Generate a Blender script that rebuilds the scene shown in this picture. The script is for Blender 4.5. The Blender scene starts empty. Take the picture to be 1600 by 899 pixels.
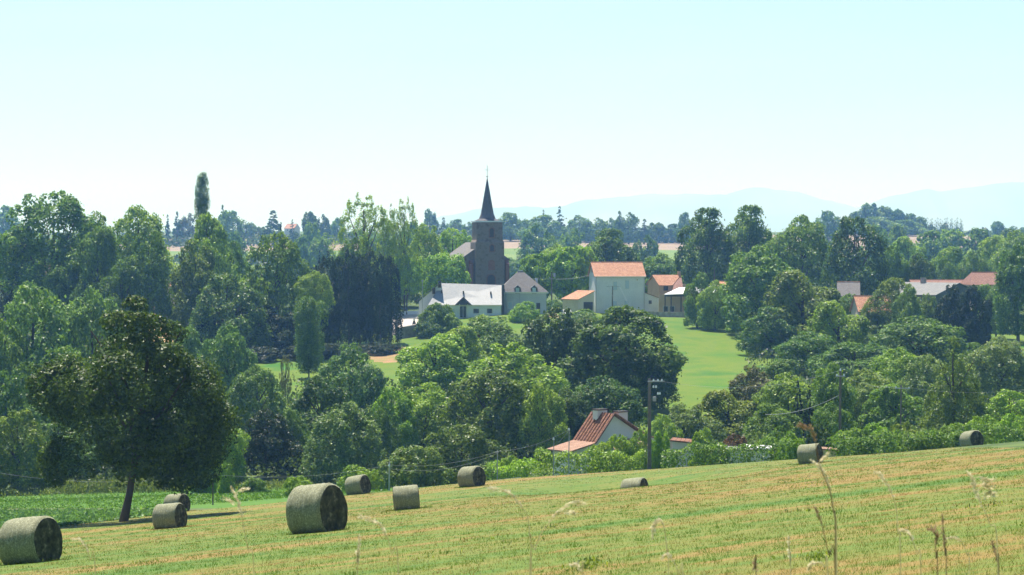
import bpy, math, random
import numpy as np
from mathutils import Vector
S = bpy.context.scene
COL = S.collection
R = math.radians
# ------------------------------------------------------------------ camera, sky, sun, exposure
CZ = 30.0                      # eye height in metres above the datum
FPX, CXP, HOR = 3600.0, 800.0, 400.0
cam = bpy.data.objects.new('camera', bpy.data.cameras.new('camera'))
COL.objects.link(cam)
cam.location = (0, 0, CZ)
cam.rotation_euler = (R(90 - 0.788), 0, 0)
cam.data.sensor_width = 36
cam.data.lens = FPX / 1600 * 36
cam.data.clip_end = 120000
cam.data.clip_start = 0.1
cam.data.dof.use_dof = True
cam.data.dof.focus_distance = 230
cam.data.dof.aperture_fstop = 16
S.camera = cam
SUN_EL, SUN_AZ = 66.0, -20.0   # azimuth from +Y, negative = to the left
w = bpy.data.worlds.new('World'); S.world = w; w.use_nodes = True
nt = w.node_tree
bg = nt.nodes['Background']
sky = nt.nodes.new('ShaderNodeTexSky'); sky.sky_type = 'NISHITA'; sky.sun_disc = False
sky.sun_elevation = R(SUN_EL); sky.sun_rotation = R(SUN_AZ)
sky.air_density = 1.0; sky.dust_density = 0.6; sky.ozone_density = 1.5; sky.altitude = 300
tint = nt.nodes.new('ShaderNodeMixRGB'); tint.blend_type = 'MULTIPLY'; tint.inputs[0].default_value = 1
tint.inputs[2].default_value = (0.93, 1.03, 1.08, 1)
# sky dimmed overhead, above the view, to cut ambient light; horizon toned down
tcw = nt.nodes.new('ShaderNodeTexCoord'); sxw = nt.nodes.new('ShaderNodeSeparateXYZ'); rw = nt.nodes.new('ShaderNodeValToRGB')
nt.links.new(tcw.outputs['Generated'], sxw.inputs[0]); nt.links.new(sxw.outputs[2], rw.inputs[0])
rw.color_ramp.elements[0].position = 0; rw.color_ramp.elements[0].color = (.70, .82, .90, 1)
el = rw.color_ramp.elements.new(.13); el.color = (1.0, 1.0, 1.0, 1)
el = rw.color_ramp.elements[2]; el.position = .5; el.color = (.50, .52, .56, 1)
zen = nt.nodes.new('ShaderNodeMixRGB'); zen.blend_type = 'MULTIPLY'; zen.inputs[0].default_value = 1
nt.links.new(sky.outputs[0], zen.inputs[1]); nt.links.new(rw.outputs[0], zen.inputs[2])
# faint high cirrus streaks
mpw = nt.nodes.new('ShaderNodeMapping'); mpw.inputs['Scale'].default_value = (3, 3, 26); mpw.inputs['Rotation'].default_value = (0, R(5), 0)
nzw = nt.nodes.new('ShaderNodeTexNoise'); nzw.inputs['Scale'].default_value = 1.6; nzw.inputs['Detail'].default_value = 5
nt.links.new(tcw.outputs['Generated'], mpw.inputs[0]); nt.links.new(mpw.outputs[0], nzw.inputs[0])
rcw = nt.nodes.new('ShaderNodeValToRGB'); rcw.color_ramp.elements[0].position = .48; rcw.color_ramp.elements[0].color = (.955, .965, .975, 1)
rcw.color_ramp.elements[1].position = .72; rcw.color_ramp.elements[1].color = (1, 1, 1, 1)
nt.links.new(nzw.outputs[0], rcw.inputs[0]); cir = nt.nodes.new('ShaderNodeMixRGB'); cir.blend_type = 'MULTIPLY'; cir.inputs[0].default_value = 1
nt.links.new(zen.outputs[0], cir.inputs[1]); nt.links.new(rcw.outputs[0], cir.inputs[2])
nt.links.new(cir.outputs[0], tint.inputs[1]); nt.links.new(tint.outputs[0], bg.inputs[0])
bg.inputs[1].default_value = 0.08
sl = bpy.data.lights.new('sun', 'SUN'); sl.energy = 5.0; sl.angle = R(0.53); sl.color = (1, 0.96, 0.90)
so = bpy.data.objects.new('sun', sl); COL.objects.link(so)
sd = Vector((math.sin(R(SUN_AZ)) * math.cos(R(SUN_EL)), math.cos(R(SUN_AZ)) * math.cos(R(SUN_EL)), math.sin(R(SUN_EL))))
so.rotation_euler = sd.to_track_quat('Z', 'Y').to_euler(); so.location = (0, 0, 300)
S.view_settings.view_transform = 'Standard'; S.view_settings.look = 'None'
S.view_settings.exposure = 0.93; S.view_settings.gamma = 1; S.view_settings.use_curve_mapping = False
cy = S.cycles
cy.use_denoising = True
cy.max_bounces = 6; cy.diffuse_bounces = 3; cy.glossy_bounces = 2; cy.transmission_bounces = 3
cy.transparent_max_bounces = 6; cy.volume_bounces = 1
cy.caustics_reflective = False; cy.caustics_refractive = False
HAZE_DENSITY, HAZE_COL, HAZE_G = 0.00020, (0.23, 0.48, 1.0), 0.25

# ------------------------------------------------------------------ terrain function
COLS = np.array([-400, 0, 200, 400, 600, 800, 1000, 1200, 1400, 1600, 2000], float)
T = {  # distance : pixel height of the ground (in the photo's pixels) for each column 0..1600
 155: (818, 807, 790, 775, 757, 744, 728, 712, 694),
 175: (800, 796, 782, 768, 748, 735, 721, 708, 690),
 200: (786, 781, 772, 768, 762, 750, 735, 722, 705),
 232: (776, 769, 764, 762, 762, 747, 730, 718, 704),
 280: (722, 715, 705, 695, 690, 684, 672, 668, 664),
 340: (640, 632, 625, 615, 610, 606, 602, 606, 606),
 400: (575, 568, 572, 574, 560, 553, 556, 560, 556),
 440: (535, 530, 540, 538, 522, 520, 525, 530, 530),
 480: (500, 495, 512, 508, 491, 497, 502, 508, 516),
 520: (480, 478, 482, 480, 480, 486, 484, 488, 494),
 560: (470, 468, 466, 462, 458, 470, 466, 466, 472),
 650: (452, 450, 450, 448, 446, 448, 446, 446, 450),
 800: (440,) * 9,
 1000: (417,) * 9,
 1150: (403, 403, 403, 404, 404, 405, 403, 402, 402),
 1250: (390,) * 9,
 1350: (379, 379, 379, 380, 380, 381, 379, 378, 378),
 1500: (370, 370, 370, 371, 371, 372, 371, 368, 372),
 1800: (365, 365, 365, 366, 366, 367, 366, 363, 366),
 2300: (366,) * 9,
 3000: (374,) * 9,
 5000: (388,) * 9,
 14000: (396,) * 9,
 50000: (399,) * 9,
}
ds = [20., 60., 100., 135.] + sorted(float(k) for k in T)
Z = np.zeros((len(ds), len(COLS)))
for i, d in enumerate(ds):
    uu = (np.clip(COLS, -200, 1800) - CXP) / FPX
    if d <= 135:
        yp = HOR + FPX * (1.7 / d + .09 * (1 - uu))
        yp[:5] -= np.array([6, 6, 5, 2, 0]) * (1 if d == 135 else 0)
    else:
        r = np.array(T[int(d)], float)
        yp = np.concatenate([[r[0] + (r[0] - r[1])], r, [r[-1] + (r[-1] - r[-2]) * 2 * (d < 250)]])
    Z[i] = CZ - (yp - HOR) / FPX * d
DS = np.array(ds)
def pchip_slopes(x, y):
    h = np.diff(x)[:, None]; dl = np.diff(y, axis=0) / h
    m = np.zeros_like(y); m[0] = dl[0]; m[-1] = dl[-1]
    w1 = 2 * h[1:] + h[:-1]; w2 = h[1:] + 2 * h[:-1]
    ok = dl[:-1] * dl[1:] > 0
    with np.errstate(divide='ignore', invalid='ignore'):
        v = (w1 + w2) / (w1 / dl[:-1] + w2 / dl[1:])
    m[1:-1] = np.where(ok, v, 0); return m
MS = pchip_slopes(DS, Z)
def ground(x, y):
    x = np.asarray(x, float); y = np.asarray(y, float)
    yy = np.clip(y, 20, 50000)
    px = np.clip(CXP + FPX * x / yy, COLS[0], COLS[-1])
    k = np.clip(np.searchsorted(DS, yy) - 1, 0, len(DS) - 2)
    h = DS[k + 1] - DS[k]; t = (yy - DS[k]) / h
    h00 = 2*t**3 - 3*t**2 + 1; h10 = t**3 - 2*t**2 + t; h01 = -2*t**3 + 3*t**2; h11 = t**3 - t**2
    c = np.clip(np.searchsorted(COLS, px) - 1, 0, len(COLS) - 2)
    s = (px - COLS[c]) / (COLS[c + 1] - COLS[c]); s2 = s
    def col(ci):
        return h00 * Z[k, ci] + h10 * h * MS[k, ci] + h01 * Z[k + 1, ci] + h11 * h * MS[k + 1, ci]
    z = col(c) * (1 - s2) + col(c + 1) * s2
    z = np.where(y < 20, CZ - 1.7 - .09 * y + .09 * np.clip(x, -60, 60), z)
    # a shallow dip in the hay field and gentle swells of the hills
    dx, dy = x - (994 - CXP) / FPX * 131, y - 133
    z = z - 1.0 * np.exp(-(dx / 5.0) ** 2 - (dy / 11.0) ** 2)
    wv = np.clip((y - 700) / 500, 0, 1)
    z = z + wv * (2.0 * np.sin(x / 130.0 + 1) * np.sin(y / 210.0) + 1.2 * np.sin(x / 57.0 + y / 90.0))
    return z
def gz(x, y): return float(ground(np.array([x]), np.array([y]))[0])
def X(px, d): return (px - CXP) / FPX * d
def ZP(py, d): return CZ - (py - HOR) / FPX * d
def hit(px, py, lo=12., hi=260.):
    d = np.linspace(lo, hi, 4000)
    yp = HOR + FPX * (CZ - ground(X(px, d), d)) / d
    k = np.argmax(yp <= py)
    return float(d[k]) if yp[k] <= py else hi

# ------------------------------------------------------------------ materials
def newmat(name):
    m = bpy.data.materials.new(name); m.use_nodes = True
    n = m.node_tree.nodes; b = n['Principled BSDF']; b.inputs['Roughness'].default_value = .85
    try: b.inputs['Specular IOR Level'].default_value = .25
    except Exception: pass
    return m, n, m.node_tree.links, b
def ramp(n, stops):
    r = n.new('ShaderNodeValToRGB'); e = r.color_ramp.elements
    while len(e) < len(stops): e.new(.5)
    for el, (p, c) in zip(e, stops): el.position = p; el.color = (*c, 1)
    return r
def noisy(name, c1, c2, scale=3., rough=.85, detail=4., scl=(1, 1, 1), bump=0., coord='Object', c3=None, spec=.25):
    m, n, l, b = newmat(name)
    tc = n.new('ShaderNodeTexCoord'); mp = n.new('ShaderNodeMapping'); mp.inputs['Scale'].default_value = scl
    nz = n.new('ShaderNodeTexNoise'); nz.inputs['Scale'].default_value = scale; nz.inputs['Detail'].default_value = detail
    l.new(tc.outputs[coord], mp.inputs[0]); l.new(mp.outputs[0], nz.inputs[0])
    st = [(.32, c1), (.68, c2)] if c3 is None else [(.3, c1), (.5, c2), (.7, c3)]
    r = ramp(n, st); l.new(nz.outputs[0], r.inputs[0]); l.new(r.outputs[0], b.inputs['Base Color'])
    b.inputs['Roughness'].default_value = rough
    b.inputs['Specular IOR Level'].default_value = spec
    if bump:
        bp = n.new('ShaderNodeBump'); bp.inputs['Strength'].default_value = bump; bp.inputs['Distance'].default_value = .05
        l.new(nz.outputs[0], bp.inputs['Height']); l.new(bp.outputs[0], b.inputs['Normal'])
    return m
def tile_mat(name, ca, cb, cc, row=.33, colw=.22, bump=.6):
    """roof tiles: brick pattern on UV-less object coordinates (x across, z up the slope)"""
    m, n, l, b = newmat(name)
    tc = n.new('ShaderNodeTexCoord'); sp = n.new('ShaderNodeSeparateXYZ'); cb_ = n.new('ShaderNodeCombineXYZ')
    l.new(tc.outputs['UV'], sp.inputs[0]); l.new(sp.outputs[0], cb_.inputs[0]); l.new(sp.outputs[1], cb_.inputs[1])
    br = n.new('ShaderNodeTexBrick'); br.inputs['Scale'].default_value = 1
    br.inputs['Brick Width'].default_value = colw; br.inputs['Row Height'].default_value = row
    br.inputs['Mortar Size'].default_value = .02; br.inputs['Color1'].default_value = (*ca, 1)
    br.inputs['Color2'].default_value = (*cb, 1); br.inputs['Mortar'].default_value = (*[v * .35 for v in ca], 1)
    l.new(cb_.outputs[0], br.inputs[0])
    nz = n.new('ShaderNodeTexNoise'); nz.inputs['Scale'].default_value = 1.3; nz.inputs['Detail'].default_value = 5
    l.new(cb_.outputs[0], nz.inputs[0])
    r = ramp(n, [(.35, (1, 1, 1)), (.72, cc)]); l.new(nz.outputs[0], r.inputs[0])
    mx = n.new('ShaderNodeMixRGB'); mx.blend_type = 'MULTIPLY'; mx.inputs[0].default_value = .8
    l.new(br.outputs[0], mx.inputs[1]); l.new(r.outputs[0], mx.inputs[2]); l.new(mx.outputs[0], b.inputs['Base Color'])
    bp = n.new('ShaderNodeBump'); bp.inputs['Strength'].default_value = bump; bp.inputs['Distance'].default_value = .04
    l.new(br.outputs['Fac'], bp.inputs['Height']); bp.invert = True
    l.new(bp.outputs[0], b.inputs['Normal']); return m
def leaf_mat():
    m, n, l, b = newmat('foliage'); n.remove(b); out = n['Material Output']
    oi = n.new('ShaderNodeObjectInfo'); ge = n.new('ShaderNodeNewGeometry'); tc = n.new('ShaderNodeTexCoord')
    nz = n.new('ShaderNodeTexNoise'); nz.inputs['Scale'].default_value = 5.; nz.inputs['Detail'].default_value = 3
    l.new(tc.outputs['Object'], nz.inputs[0])
    r1 = ramp(n, [(.3, (.62, .70, .70)), (.7, (1.32, 1.22, 1.0))]); l.new(nz.outputs[0], r1.inputs[0])
    r2 = ramp(n, [(0., (.55, .6, .6)), (.75, (1.1, 1.08, 1.)), (1., (1.75, 1.5, 1.1))]); l.new(ge.outputs['Random Per Island'], r2.inputs[0])
    a = n.new('ShaderNodeMixRGB'); a.blend_type = 'MULTIPLY'; a.inputs[0].default_value = 1
    c = n.new('ShaderNodeMixRGB'); c.blend_type = 'MULTIPLY'; c.inputs[0].default_value = 1
    l.new(oi.outputs['Color'], a.inputs[1]); l.new(r1.outputs[0], a.inputs[2])
    l.new(a.outputs[0], c.inputs[1]); l.new(r2.outputs[0], c.inputs[2])
    t = n.new('ShaderNodeMixRGB'); t.blend_type = 'MULTIPLY'; t.inputs[0].default_value = 1; t.inputs[2].default_value = (1.35, 1.35, .6, 1)
    l.new(c.outputs[0], t.inputs[1])
    di = n.new('ShaderNodeBsdfDiffuse'); tr = n.new('ShaderNodeBsdfTranslucent'); gl = n.new('ShaderNodeBsdfGlossy')
    gl.inputs['Roughness'].default_value = .45; gl.inputs['Color'].default_value = (1, 1, 1, 1)
    l.new(c.outputs[0], di.inputs[0]); l.new(t.outputs[0], tr.inputs[0])
    m1 = n.new('ShaderNodeMixShader'); m1.inputs[0].default_value = .34
    l.new(di.outputs[0], m1.inputs[1]); l.new(tr.outputs[0], m1.inputs[2])
    m2 = n.new('ShaderNodeMixShader'); m2.inputs[0].default_value = .022
    l.new(m1.outputs[0], m2.inputs[1]); l.new(gl.outputs[0], m2.inputs[2]); l.new(m2.outputs[0], out.inputs[0])
    return m
LEAF = leaf_mat()
BARK = noisy('bark', (.05, .04, .03), (.14, .11, .085), 9, .9, scl=(1, 1, .25), bump=.4)
def hay_field_nodes(n, l):
    """striped mown-grass colour from the world position; returns a colour socket"""
    ge = n.new('ShaderNodeNewGeometry')
    mp = n.new('ShaderNodeMapping'); mp.inputs['Rotation'].default_value = (0, 0, R(-49))
    l.new(ge.outputs['Position'], mp.inputs[0])
    def nzz(sc, s, d=3, rough=.55):
        m2 = n.new('ShaderNodeMapping'); m2.inputs['Scale'].default_value = s; l.new(mp.outputs[0], m2.inputs[0])
        z = n.new('ShaderNodeTexNoise'); z.inputs['Scale'].default_value = sc; z.inputs['Detail'].default_value = d
        z.inputs['Roughness'].default_value = rough; l.new(m2.outputs[0], z.inputs[0]); return z
    a = nzz(1, (.016, .19, .05)); b = nzz(1, (.25, 1.1, .3), 6); c = nzz(2.2, (.7, 1.2, .5), 5, .65)
    s1 = n.new('ShaderNodeMath'); s1.operation = 'MULTIPLY_ADD'; l.new(b.outputs[0], s1.inputs[0]); s1.inputs[1].default_value = .5
    l.new(a.outputs[0], s1.inputs[2])
    s2 = n.new('ShaderNodeMath'); s2.operation = 'MULTIPLY_ADD'; l.new(c.outputs[0], s2.inputs[0]); s2.inputs[1].default_value = .35
    l.new(s1.outputs[0], s2.inputs[2])
    r = ramp(n, [(.70, (.062, .140, .010)), (.86, (.110, .158, .016)), (.97, (.165, .160, .026)), (1., (.22, .155, .036))])
    l.new(s2.outputs[0], r.inputs[0]); return r.outputs[0]
def hay_field_mat(blade=False):
    m, n, l, b = newmat('mown_grass_blades' if blade else 'mown_field')
    c = hay_field_nodes(n, l)
    if blade:
        ge = n.new('ShaderNodeNewGeometry')
        r = ramp(n, [(0, (.6, .75, .7)), (.55, (1.0, 1.05, .9)), (.85, (1.35, 1.2, 1.1)), (1, (1.9, 1.75, 1.9))])
        l.new(ge.outputs['Random Per Island'], r.inputs[0])
        mx = n.new('ShaderNodeMixRGB'); mx.blend_type = 'MULTIPLY'; mx.inputs[0].default_value = 1
        l.new(c, mx.inputs[1]); l.new(r.outputs[0], mx.inputs[2]); c = mx.outputs[0]
        n.remove(b); di = n.new('ShaderNodeBsdfDiffuse'); tr = n.new('ShaderNodeBsdfTranslucent'); ms = n.new('ShaderNodeMixShader')
        ms.inputs[0].default_value = .45
        l.new(c, di.inputs[0]); l.new(c, tr.inputs[0]); l.new(di.outputs[0], ms.inputs[1]); l.new(tr.outputs[0], ms.inputs[2])
        l.new(ms.outputs[0], n['Material Output'].inputs[0])
    else: l.new(c, b.inputs['Base Color'])
    return m
M = {}
M['hay'] = hay_field_mat(); M['blade'] = hay_field_mat(True)
M['meadow'] = noisy('meadow_grass', (.055, .15, .010), (.09, .18, .016), .35, .9, 6, coord='Object')
M['vmeadow'] = noisy('hillside_grass', (.032, .130, .004), (.110, .165, .008), .11, .9, 12, scl=(1, .6, 1), c3=(.055, .150, .004))
M['soil'] = noisy('red_soil', (.36, .19, .11), (.20, .20, .06), .35, .95, 6)
M['cropsoil'] = noisy('crop_soil', (.07, .10, .03), (.12, .15, .05), .8, .95)
M['wood'] = noisy('woodland_floor', (.05, .085, .02), (.11, .16, .035), .1, .95, 8)
M['plough'] = noisy('ploughed', (.24, .18, .13), (.30, .23, .17), .06, .95, 5)
M['farg'] = noisy('far_grass', (.10, .18, .035), (.16, .22, .05), .03, .95, 5)
M['mount'] = noisy('mountain', (.12, .15, .12), (.23, .24, .22), .0011, .95, 8)
M['gravel'] = noisy('gravel', (.42, .38, .34), (.55, .50, .45), 1.5, .95, 8)
M['tan_ground'] = noisy('dry_earth', (.50, .34, .18), (.62, .44, .24), .8, .95, 6)

# ------------------------------------------------------------------ object helpers
def tag(o, label, cat, group=None, kind=None):
    if label: o['label'] = label
    if cat: o['category'] = cat
    if group: o['group'] = group
    if kind: o['kind'] = kind
    return o
def empty(name, loc, rz=0, label=None, cat=None, group=None):
    o = bpy.data.objects.new(name, None); COL.objects.link(o); o.location = loc; o.rotation_euler = (0, 0, rz)
    o.empty_display_size = .3
    return tag(o, label, cat, group)
def npmesh(name, V, Fq, mat=None, smooth=False):
    """V (n,3), Fq (m,k) faces of one size"""
    me = bpy.data.meshes.new(name); V = np.asarray(V, np.float32); Fq = np.asarray(Fq, np.int32)
    me.vertices.add(len(V)); me.vertices.foreach_set('co', V.ravel())
    k = Fq.shape[1]; me.loops.add(Fq.size); me.loops.foreach_set('vertex_index', Fq.ravel())
    me.polygons.add(len(Fq)); me.polygons.foreach_set('loop_start', np.arange(0, Fq.size, k, dtype=np.int32))
    me.polygons.foreach_set('loop_total', np.full(len(Fq), k, np.int32))
    if smooth: me.polygons.foreach_set('use_smooth', np.ones(len(Fq), bool))
    me.update(calc_edges=True); me.validate()
    if mat: me.materials.append(mat)
    return me
def link(name, me, parent=None):
    o = bpy.data.objects.new(name, me); COL.objects.link(o)
    if parent: o.parent = parent
    return o
class MB:
    """collects faces; roof faces get a UV of (along, up the slope) in metres"""
    def __init__(s): s.v = []; s.f = []; s.uv = []
    def poly(s, pts, flip=False):
        k = len(s.v); pts = [Vector(p) for p in pts]
        if flip: pts = pts[::-1]
        s.v += [tuple(p) for p in pts]; s.f.append(list(range(k, k + len(pts))))
        nr = Vector((0, 0, 0))
        for i in range(1, len(pts) - 1): nr += (pts[i] - pts[0]).cross(pts[i + 1] - pts[0])
        nr = nr.normalized() if nr.length > 0 else Vector((0, 0, 1))
        ax = Vector((0, 0, 1)).cross(nr)
        ax = ax.normalized() if ax.length > .05 else Vector((1, 0, 0))
        up = nr.cross(ax)
        s.uv.append([(p.dot(ax), p.dot(up)) for p in pts]); return s
    def box(s, x0, x1, y0, y1, z0, z1):
        a = [(x0, y0, z0), (x1, y0, z0), (x1, y1, z0), (x0, y1, z0)]; b = [(x, y, z1) for x, y, _ in a]
        return s.hull(a, b)
    def hull(s, a, b):
        """prism between two rings a (bottom) and b (top), both counter-clockwise from above"""
        n = len(a); s.poly(a[::-1]); s.poly(b)
        for i in range(n): j = (i + 1) % n; s.poly([a[i], a[j], b[j], b[i]])
        return s
    def slab(s, pts, t=.12):
        """a roof slab: the polygon is its upper face, thickened straight down"""
        b = [Vector(p) for p in pts]; nr = (b[1] - b[0]).cross(b[2] - b[0])
        if nr.z < 0: b = b[::-1]
        a = [p - Vector((0, 0, t)) for p in b]
        return s.hull(a, b)
    def prism(s, prof, y0, y1):
        """profile of (x,z) points, counter-clockwise seen from -y, run along y"""
        a = [(x, y0, z) for x, z in prof]; b = [(x, y1, z) for x, z in prof]; n = len(prof)
        s.poly(a); s.poly(b[::-1])
        for i in range(n): j = (i + 1) % n; s.poly([a[j], a[i], b[i], b[j]])
        return s
    def tube(s, pts, rad, n=6):
        pts = [Vector(p) for p in pts]; rs = rad if hasattr(rad, '__len__') else [rad] * len(pts); rings = []
        for i, p in enumerate(pts):
            t = (pts[min(i + 1, len(pts) - 1)] - pts[max(i - 1, 0)]).normalized()
            u = t.cross(Vector((0, 0, 1)));  u = t.cross(Vector((1, 0, 0))) if u.length < .1 else u
            u.normalize(); v = u.cross(t)
            rings.append([p + (u * math.cos(a) + v * math.sin(a)) * rs[i] for a in [2 * math.pi * q / n for q in range(n)]])
        for i in range(len(rings) - 1):
            for q in range(n):
                r = (q + 1) % n; s.poly([rings[i][q], rings[i + 1][q], rings[i + 1][r], rings[i][r]])
        s.poly(rings[0]); s.poly(rings[-1][::-1]); return s
    def mesh(s, name, mat):
        me = bpy.data.meshes.new(name); me.from_pydata(s.v, [], s.f)
        u = me.uv_layers.new(name='UVMap'); k = 0
        for q in s.uv:
            for c in q: u.data[k].uv = c; k += 1
        me.materials.append(mat); me.update(); return me
    def build(s, name, mat, parent=None): return link(name, s.mesh(name, mat), parent)

# ------------------------------------------------------------------ the ground, cut into its fields
def build_ground():
    rows = np.concatenate([np.linspace(-60, 10, 12), np.arange(12, 130, 1.2), np.arange(130, 240, .8), np.arange(240, 600, 2.),
                           np.arange(600, 1700, 8.), np.geomspace(1700, 18000, 46)])
    us = np.concatenate([np.linspace(-.72, -.27, 16)[:-1], np.linspace(-.27, .27, 271), np.linspace(.27, .72, 16)[1:]])
    Y, U = np.meshgrid(rows, us, indexing='ij')
    base = np.where(Y > 0, Y, 0); XX = np.where(Y < 60, U * (base * 1.0 + (60 - np.clip(Y, 0, 60)) * .5 + (Y < 0) * 0), U * Y)
    ZZ = ground(XX, Y)
    V = np.stack([XX, Y, ZZ], -1).reshape(-1, 3); nr, nc = Y.shape
    idx = np.arange(nr * nc).reshape(nr, nc)
    Fq = np.stack([idx[:-1, :-1], idx[:-1, 1:], idx[1:, 1:], idx[1:, :-1]], -1).reshape(-1, 4)
    c = V[Fq].mean(1); d = c[:, 1]; dd = np.clip(d, 5, None)
    px = CXP + FPX * c[:, 0] / dd; yp = HOR + FPX * (CZ - c[:, 2]) / dd
    hayline = np.interp(px, [-600, 0, 87, 180, 245, 310, 345, 400, 470, 540, 605, 660], [900, 830, 824, 813, 805, 798, 795, 790, 782, 774, 768, 700])
    zone = np.full(len(Fq), 'ground', dtype=object)
    hay = (d < 173.5) & ((yp > hayline) | (d < 60))
    crop = ~hay & (d < 185) & (px < 345) & (yp > 795)
    mead = ~hay & ~crop & (d < 233) & (px < 640)
    vm = (d > 285) & (d < 505) & (((px > 985) & (px < 1230)) | ((px > 380) & (px < 760)) | (px > 1490))
    lawn = (d > 440) & (d < 500) & (px >= 620) & (px < 1000)
    vm |= lawn
    earth = (d > 435) & (d < 525) & (px > 226) & (px < 292); grav = (d > 455) & (d < 502) & (px > 612) & (px < 656)
    soil = vm & (((px - 608) / 40) ** 2 + ((yp - 553) / 14) ** 2 < 1)
    fg = (d > 1000) & (d <= 1245); pl = (d > 1245) & (d < 1480)
    for nme, mk in (('far_meadow', fg), ('ploughed_field', pl), ('village_meadow', vm), ('soil_patch', soil), ('earth_patch', earth), ('gravel_path', grav), ('green_meadow', mead), ('crop_bed', crop), ('hay_field', hay)):
        zone[mk] = nme
    mats = {'ground': 'wood', 'far_meadow': 'farg', 'ploughed_field': 'plough', 'village_meadow': 'vmeadow', 'soil_patch': 'soil', 'earth_patch': 'tan_ground', 'gravel_path': 'gravel',
            'green_meadow': 'meadow', 'crop_bed': 'cropsoil', 'hay_field': 'hay'}
    for nme, mt in mats.items():
        f = Fq[zone == nme]
        if not len(f): continue
        uq, inv = np.unique(f.ravel(), return_inverse=True)
        o = link(nme, npmesh(nme, V[uq], inv.reshape(-1, 4), M[mt], True)); tag(o, None, None, kind='structure')
build_ground()

# distant mountains, 11-13 km away, as real ridges
def build_mountains(d0, prof, depth, seed):
    rng = np.random.default_rng(seed)
    px = np.linspace(prof[0][0], prof[-1][0], 260); top = np.interp(px, [p[0] for p in prof], [p[1] for p in prof])
    h = (HOR - top) / FPX * d0 + 20
    ny = 24; s = np.linspace(-1, 1, ny)
    rough = sum(np.sin(px / f + rng.uniform(0, 6)) * a for f, a in ((23, 3.5), (9, 2), (4, 1.)))
    XX = np.repeat(X(px, d0)[:, None], ny, 1); YY = d0 + depth * s[None, :] + np.zeros_like(XX)
    prof_s = np.clip(1 - np.abs(s), 0, 1) ** 1.15
    ZZ = CZ - 20 + (h + rough)[:, None] * prof_s[None, :] * (1 + .10 * np.sin(px[:, None] / 13 + s[None, :] * 5) * (1 - prof_s[None, :])) - 12 * (1 - prof_s[None, :])
    V = np.stack([XX, YY, ZZ], -1).reshape(-1, 3); idx = np.arange(len(px) * ny).reshape(len(px), ny)
    Fq = np.stack([idx[:-1, :-1], idx[1:, :-1], idx[1:, 1:], idx[:-1, 1:]], -1).reshape(-1, 4)
    tag(link('mountain_range', npmesh('mountain_range', V, Fq, M['mount'], True)), None, None, kind='structure')
build_mountains(13500, [(620, 372), (690, 334), (720, 330), (760, 322), (800, 320), (822, 317), (850, 322), (880, 318), (905, 311), (950, 304), (1000, 300), (1060, 299),
                        (1115, 298), (1135, 299), (1160, 291), (1180, 289), (1225, 292), (1255, 298), (1290, 309), (1330, 320), (1370, 332), (1420, 350), (1480, 372)], 1600, 3)
build_mountains(15800, [(1250, 372), (1300, 333), (1350, 317), (1390, 303), (1420, 296), (1445, 289), (1470, 294), (1500, 291), (1530, 285), (1575, 279), (1620, 277),
                        (1680, 285), (1760, 300), (1900, 372)], 1400, 5)

# ------------------------------------------------------------------ foliage
def rings_profile(kind):
    P = {'dome': ([0, .1, .28, .45, .62, .78, .9, 1], [.30, .42, .5, .48, .41, .31, .20, .06]),
         'bush': ([0, .1, .4, .7, .9, 1], [.44, .48, .48, .38, .22, .06]),
         'ball': ([0, .12, .35, .6, .85, 1], [.18, .36, .48, .49, .32, .08]),
         'column': ([0, .1, .3, .6, .85, .95, 1], [.30, .42, .5, .49, .42, .30, .12]),
         'cone': ([0, .08, .3, .6, .85, 1], [.44, .5, .38, .23, .10, .02]),
         'cypress': ([0, .1, .45, .75, .92, 1], [.46, .5, .46, .36, .2, .03]),
         'sparse': ([0, .15, .4, .65, .85, 1], [.25, .42, .5, .46, .33, .12]),
         'oak': ([0, .1, .25, .4, .55, .7, .85, 1], [.28, .45, .5, .47, .40, .31, .20, .06]),
         'feather': ([0, .15, .4, .7, 1], [.5, .48, .38, .24, .05])}
    return P[kind]
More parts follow.
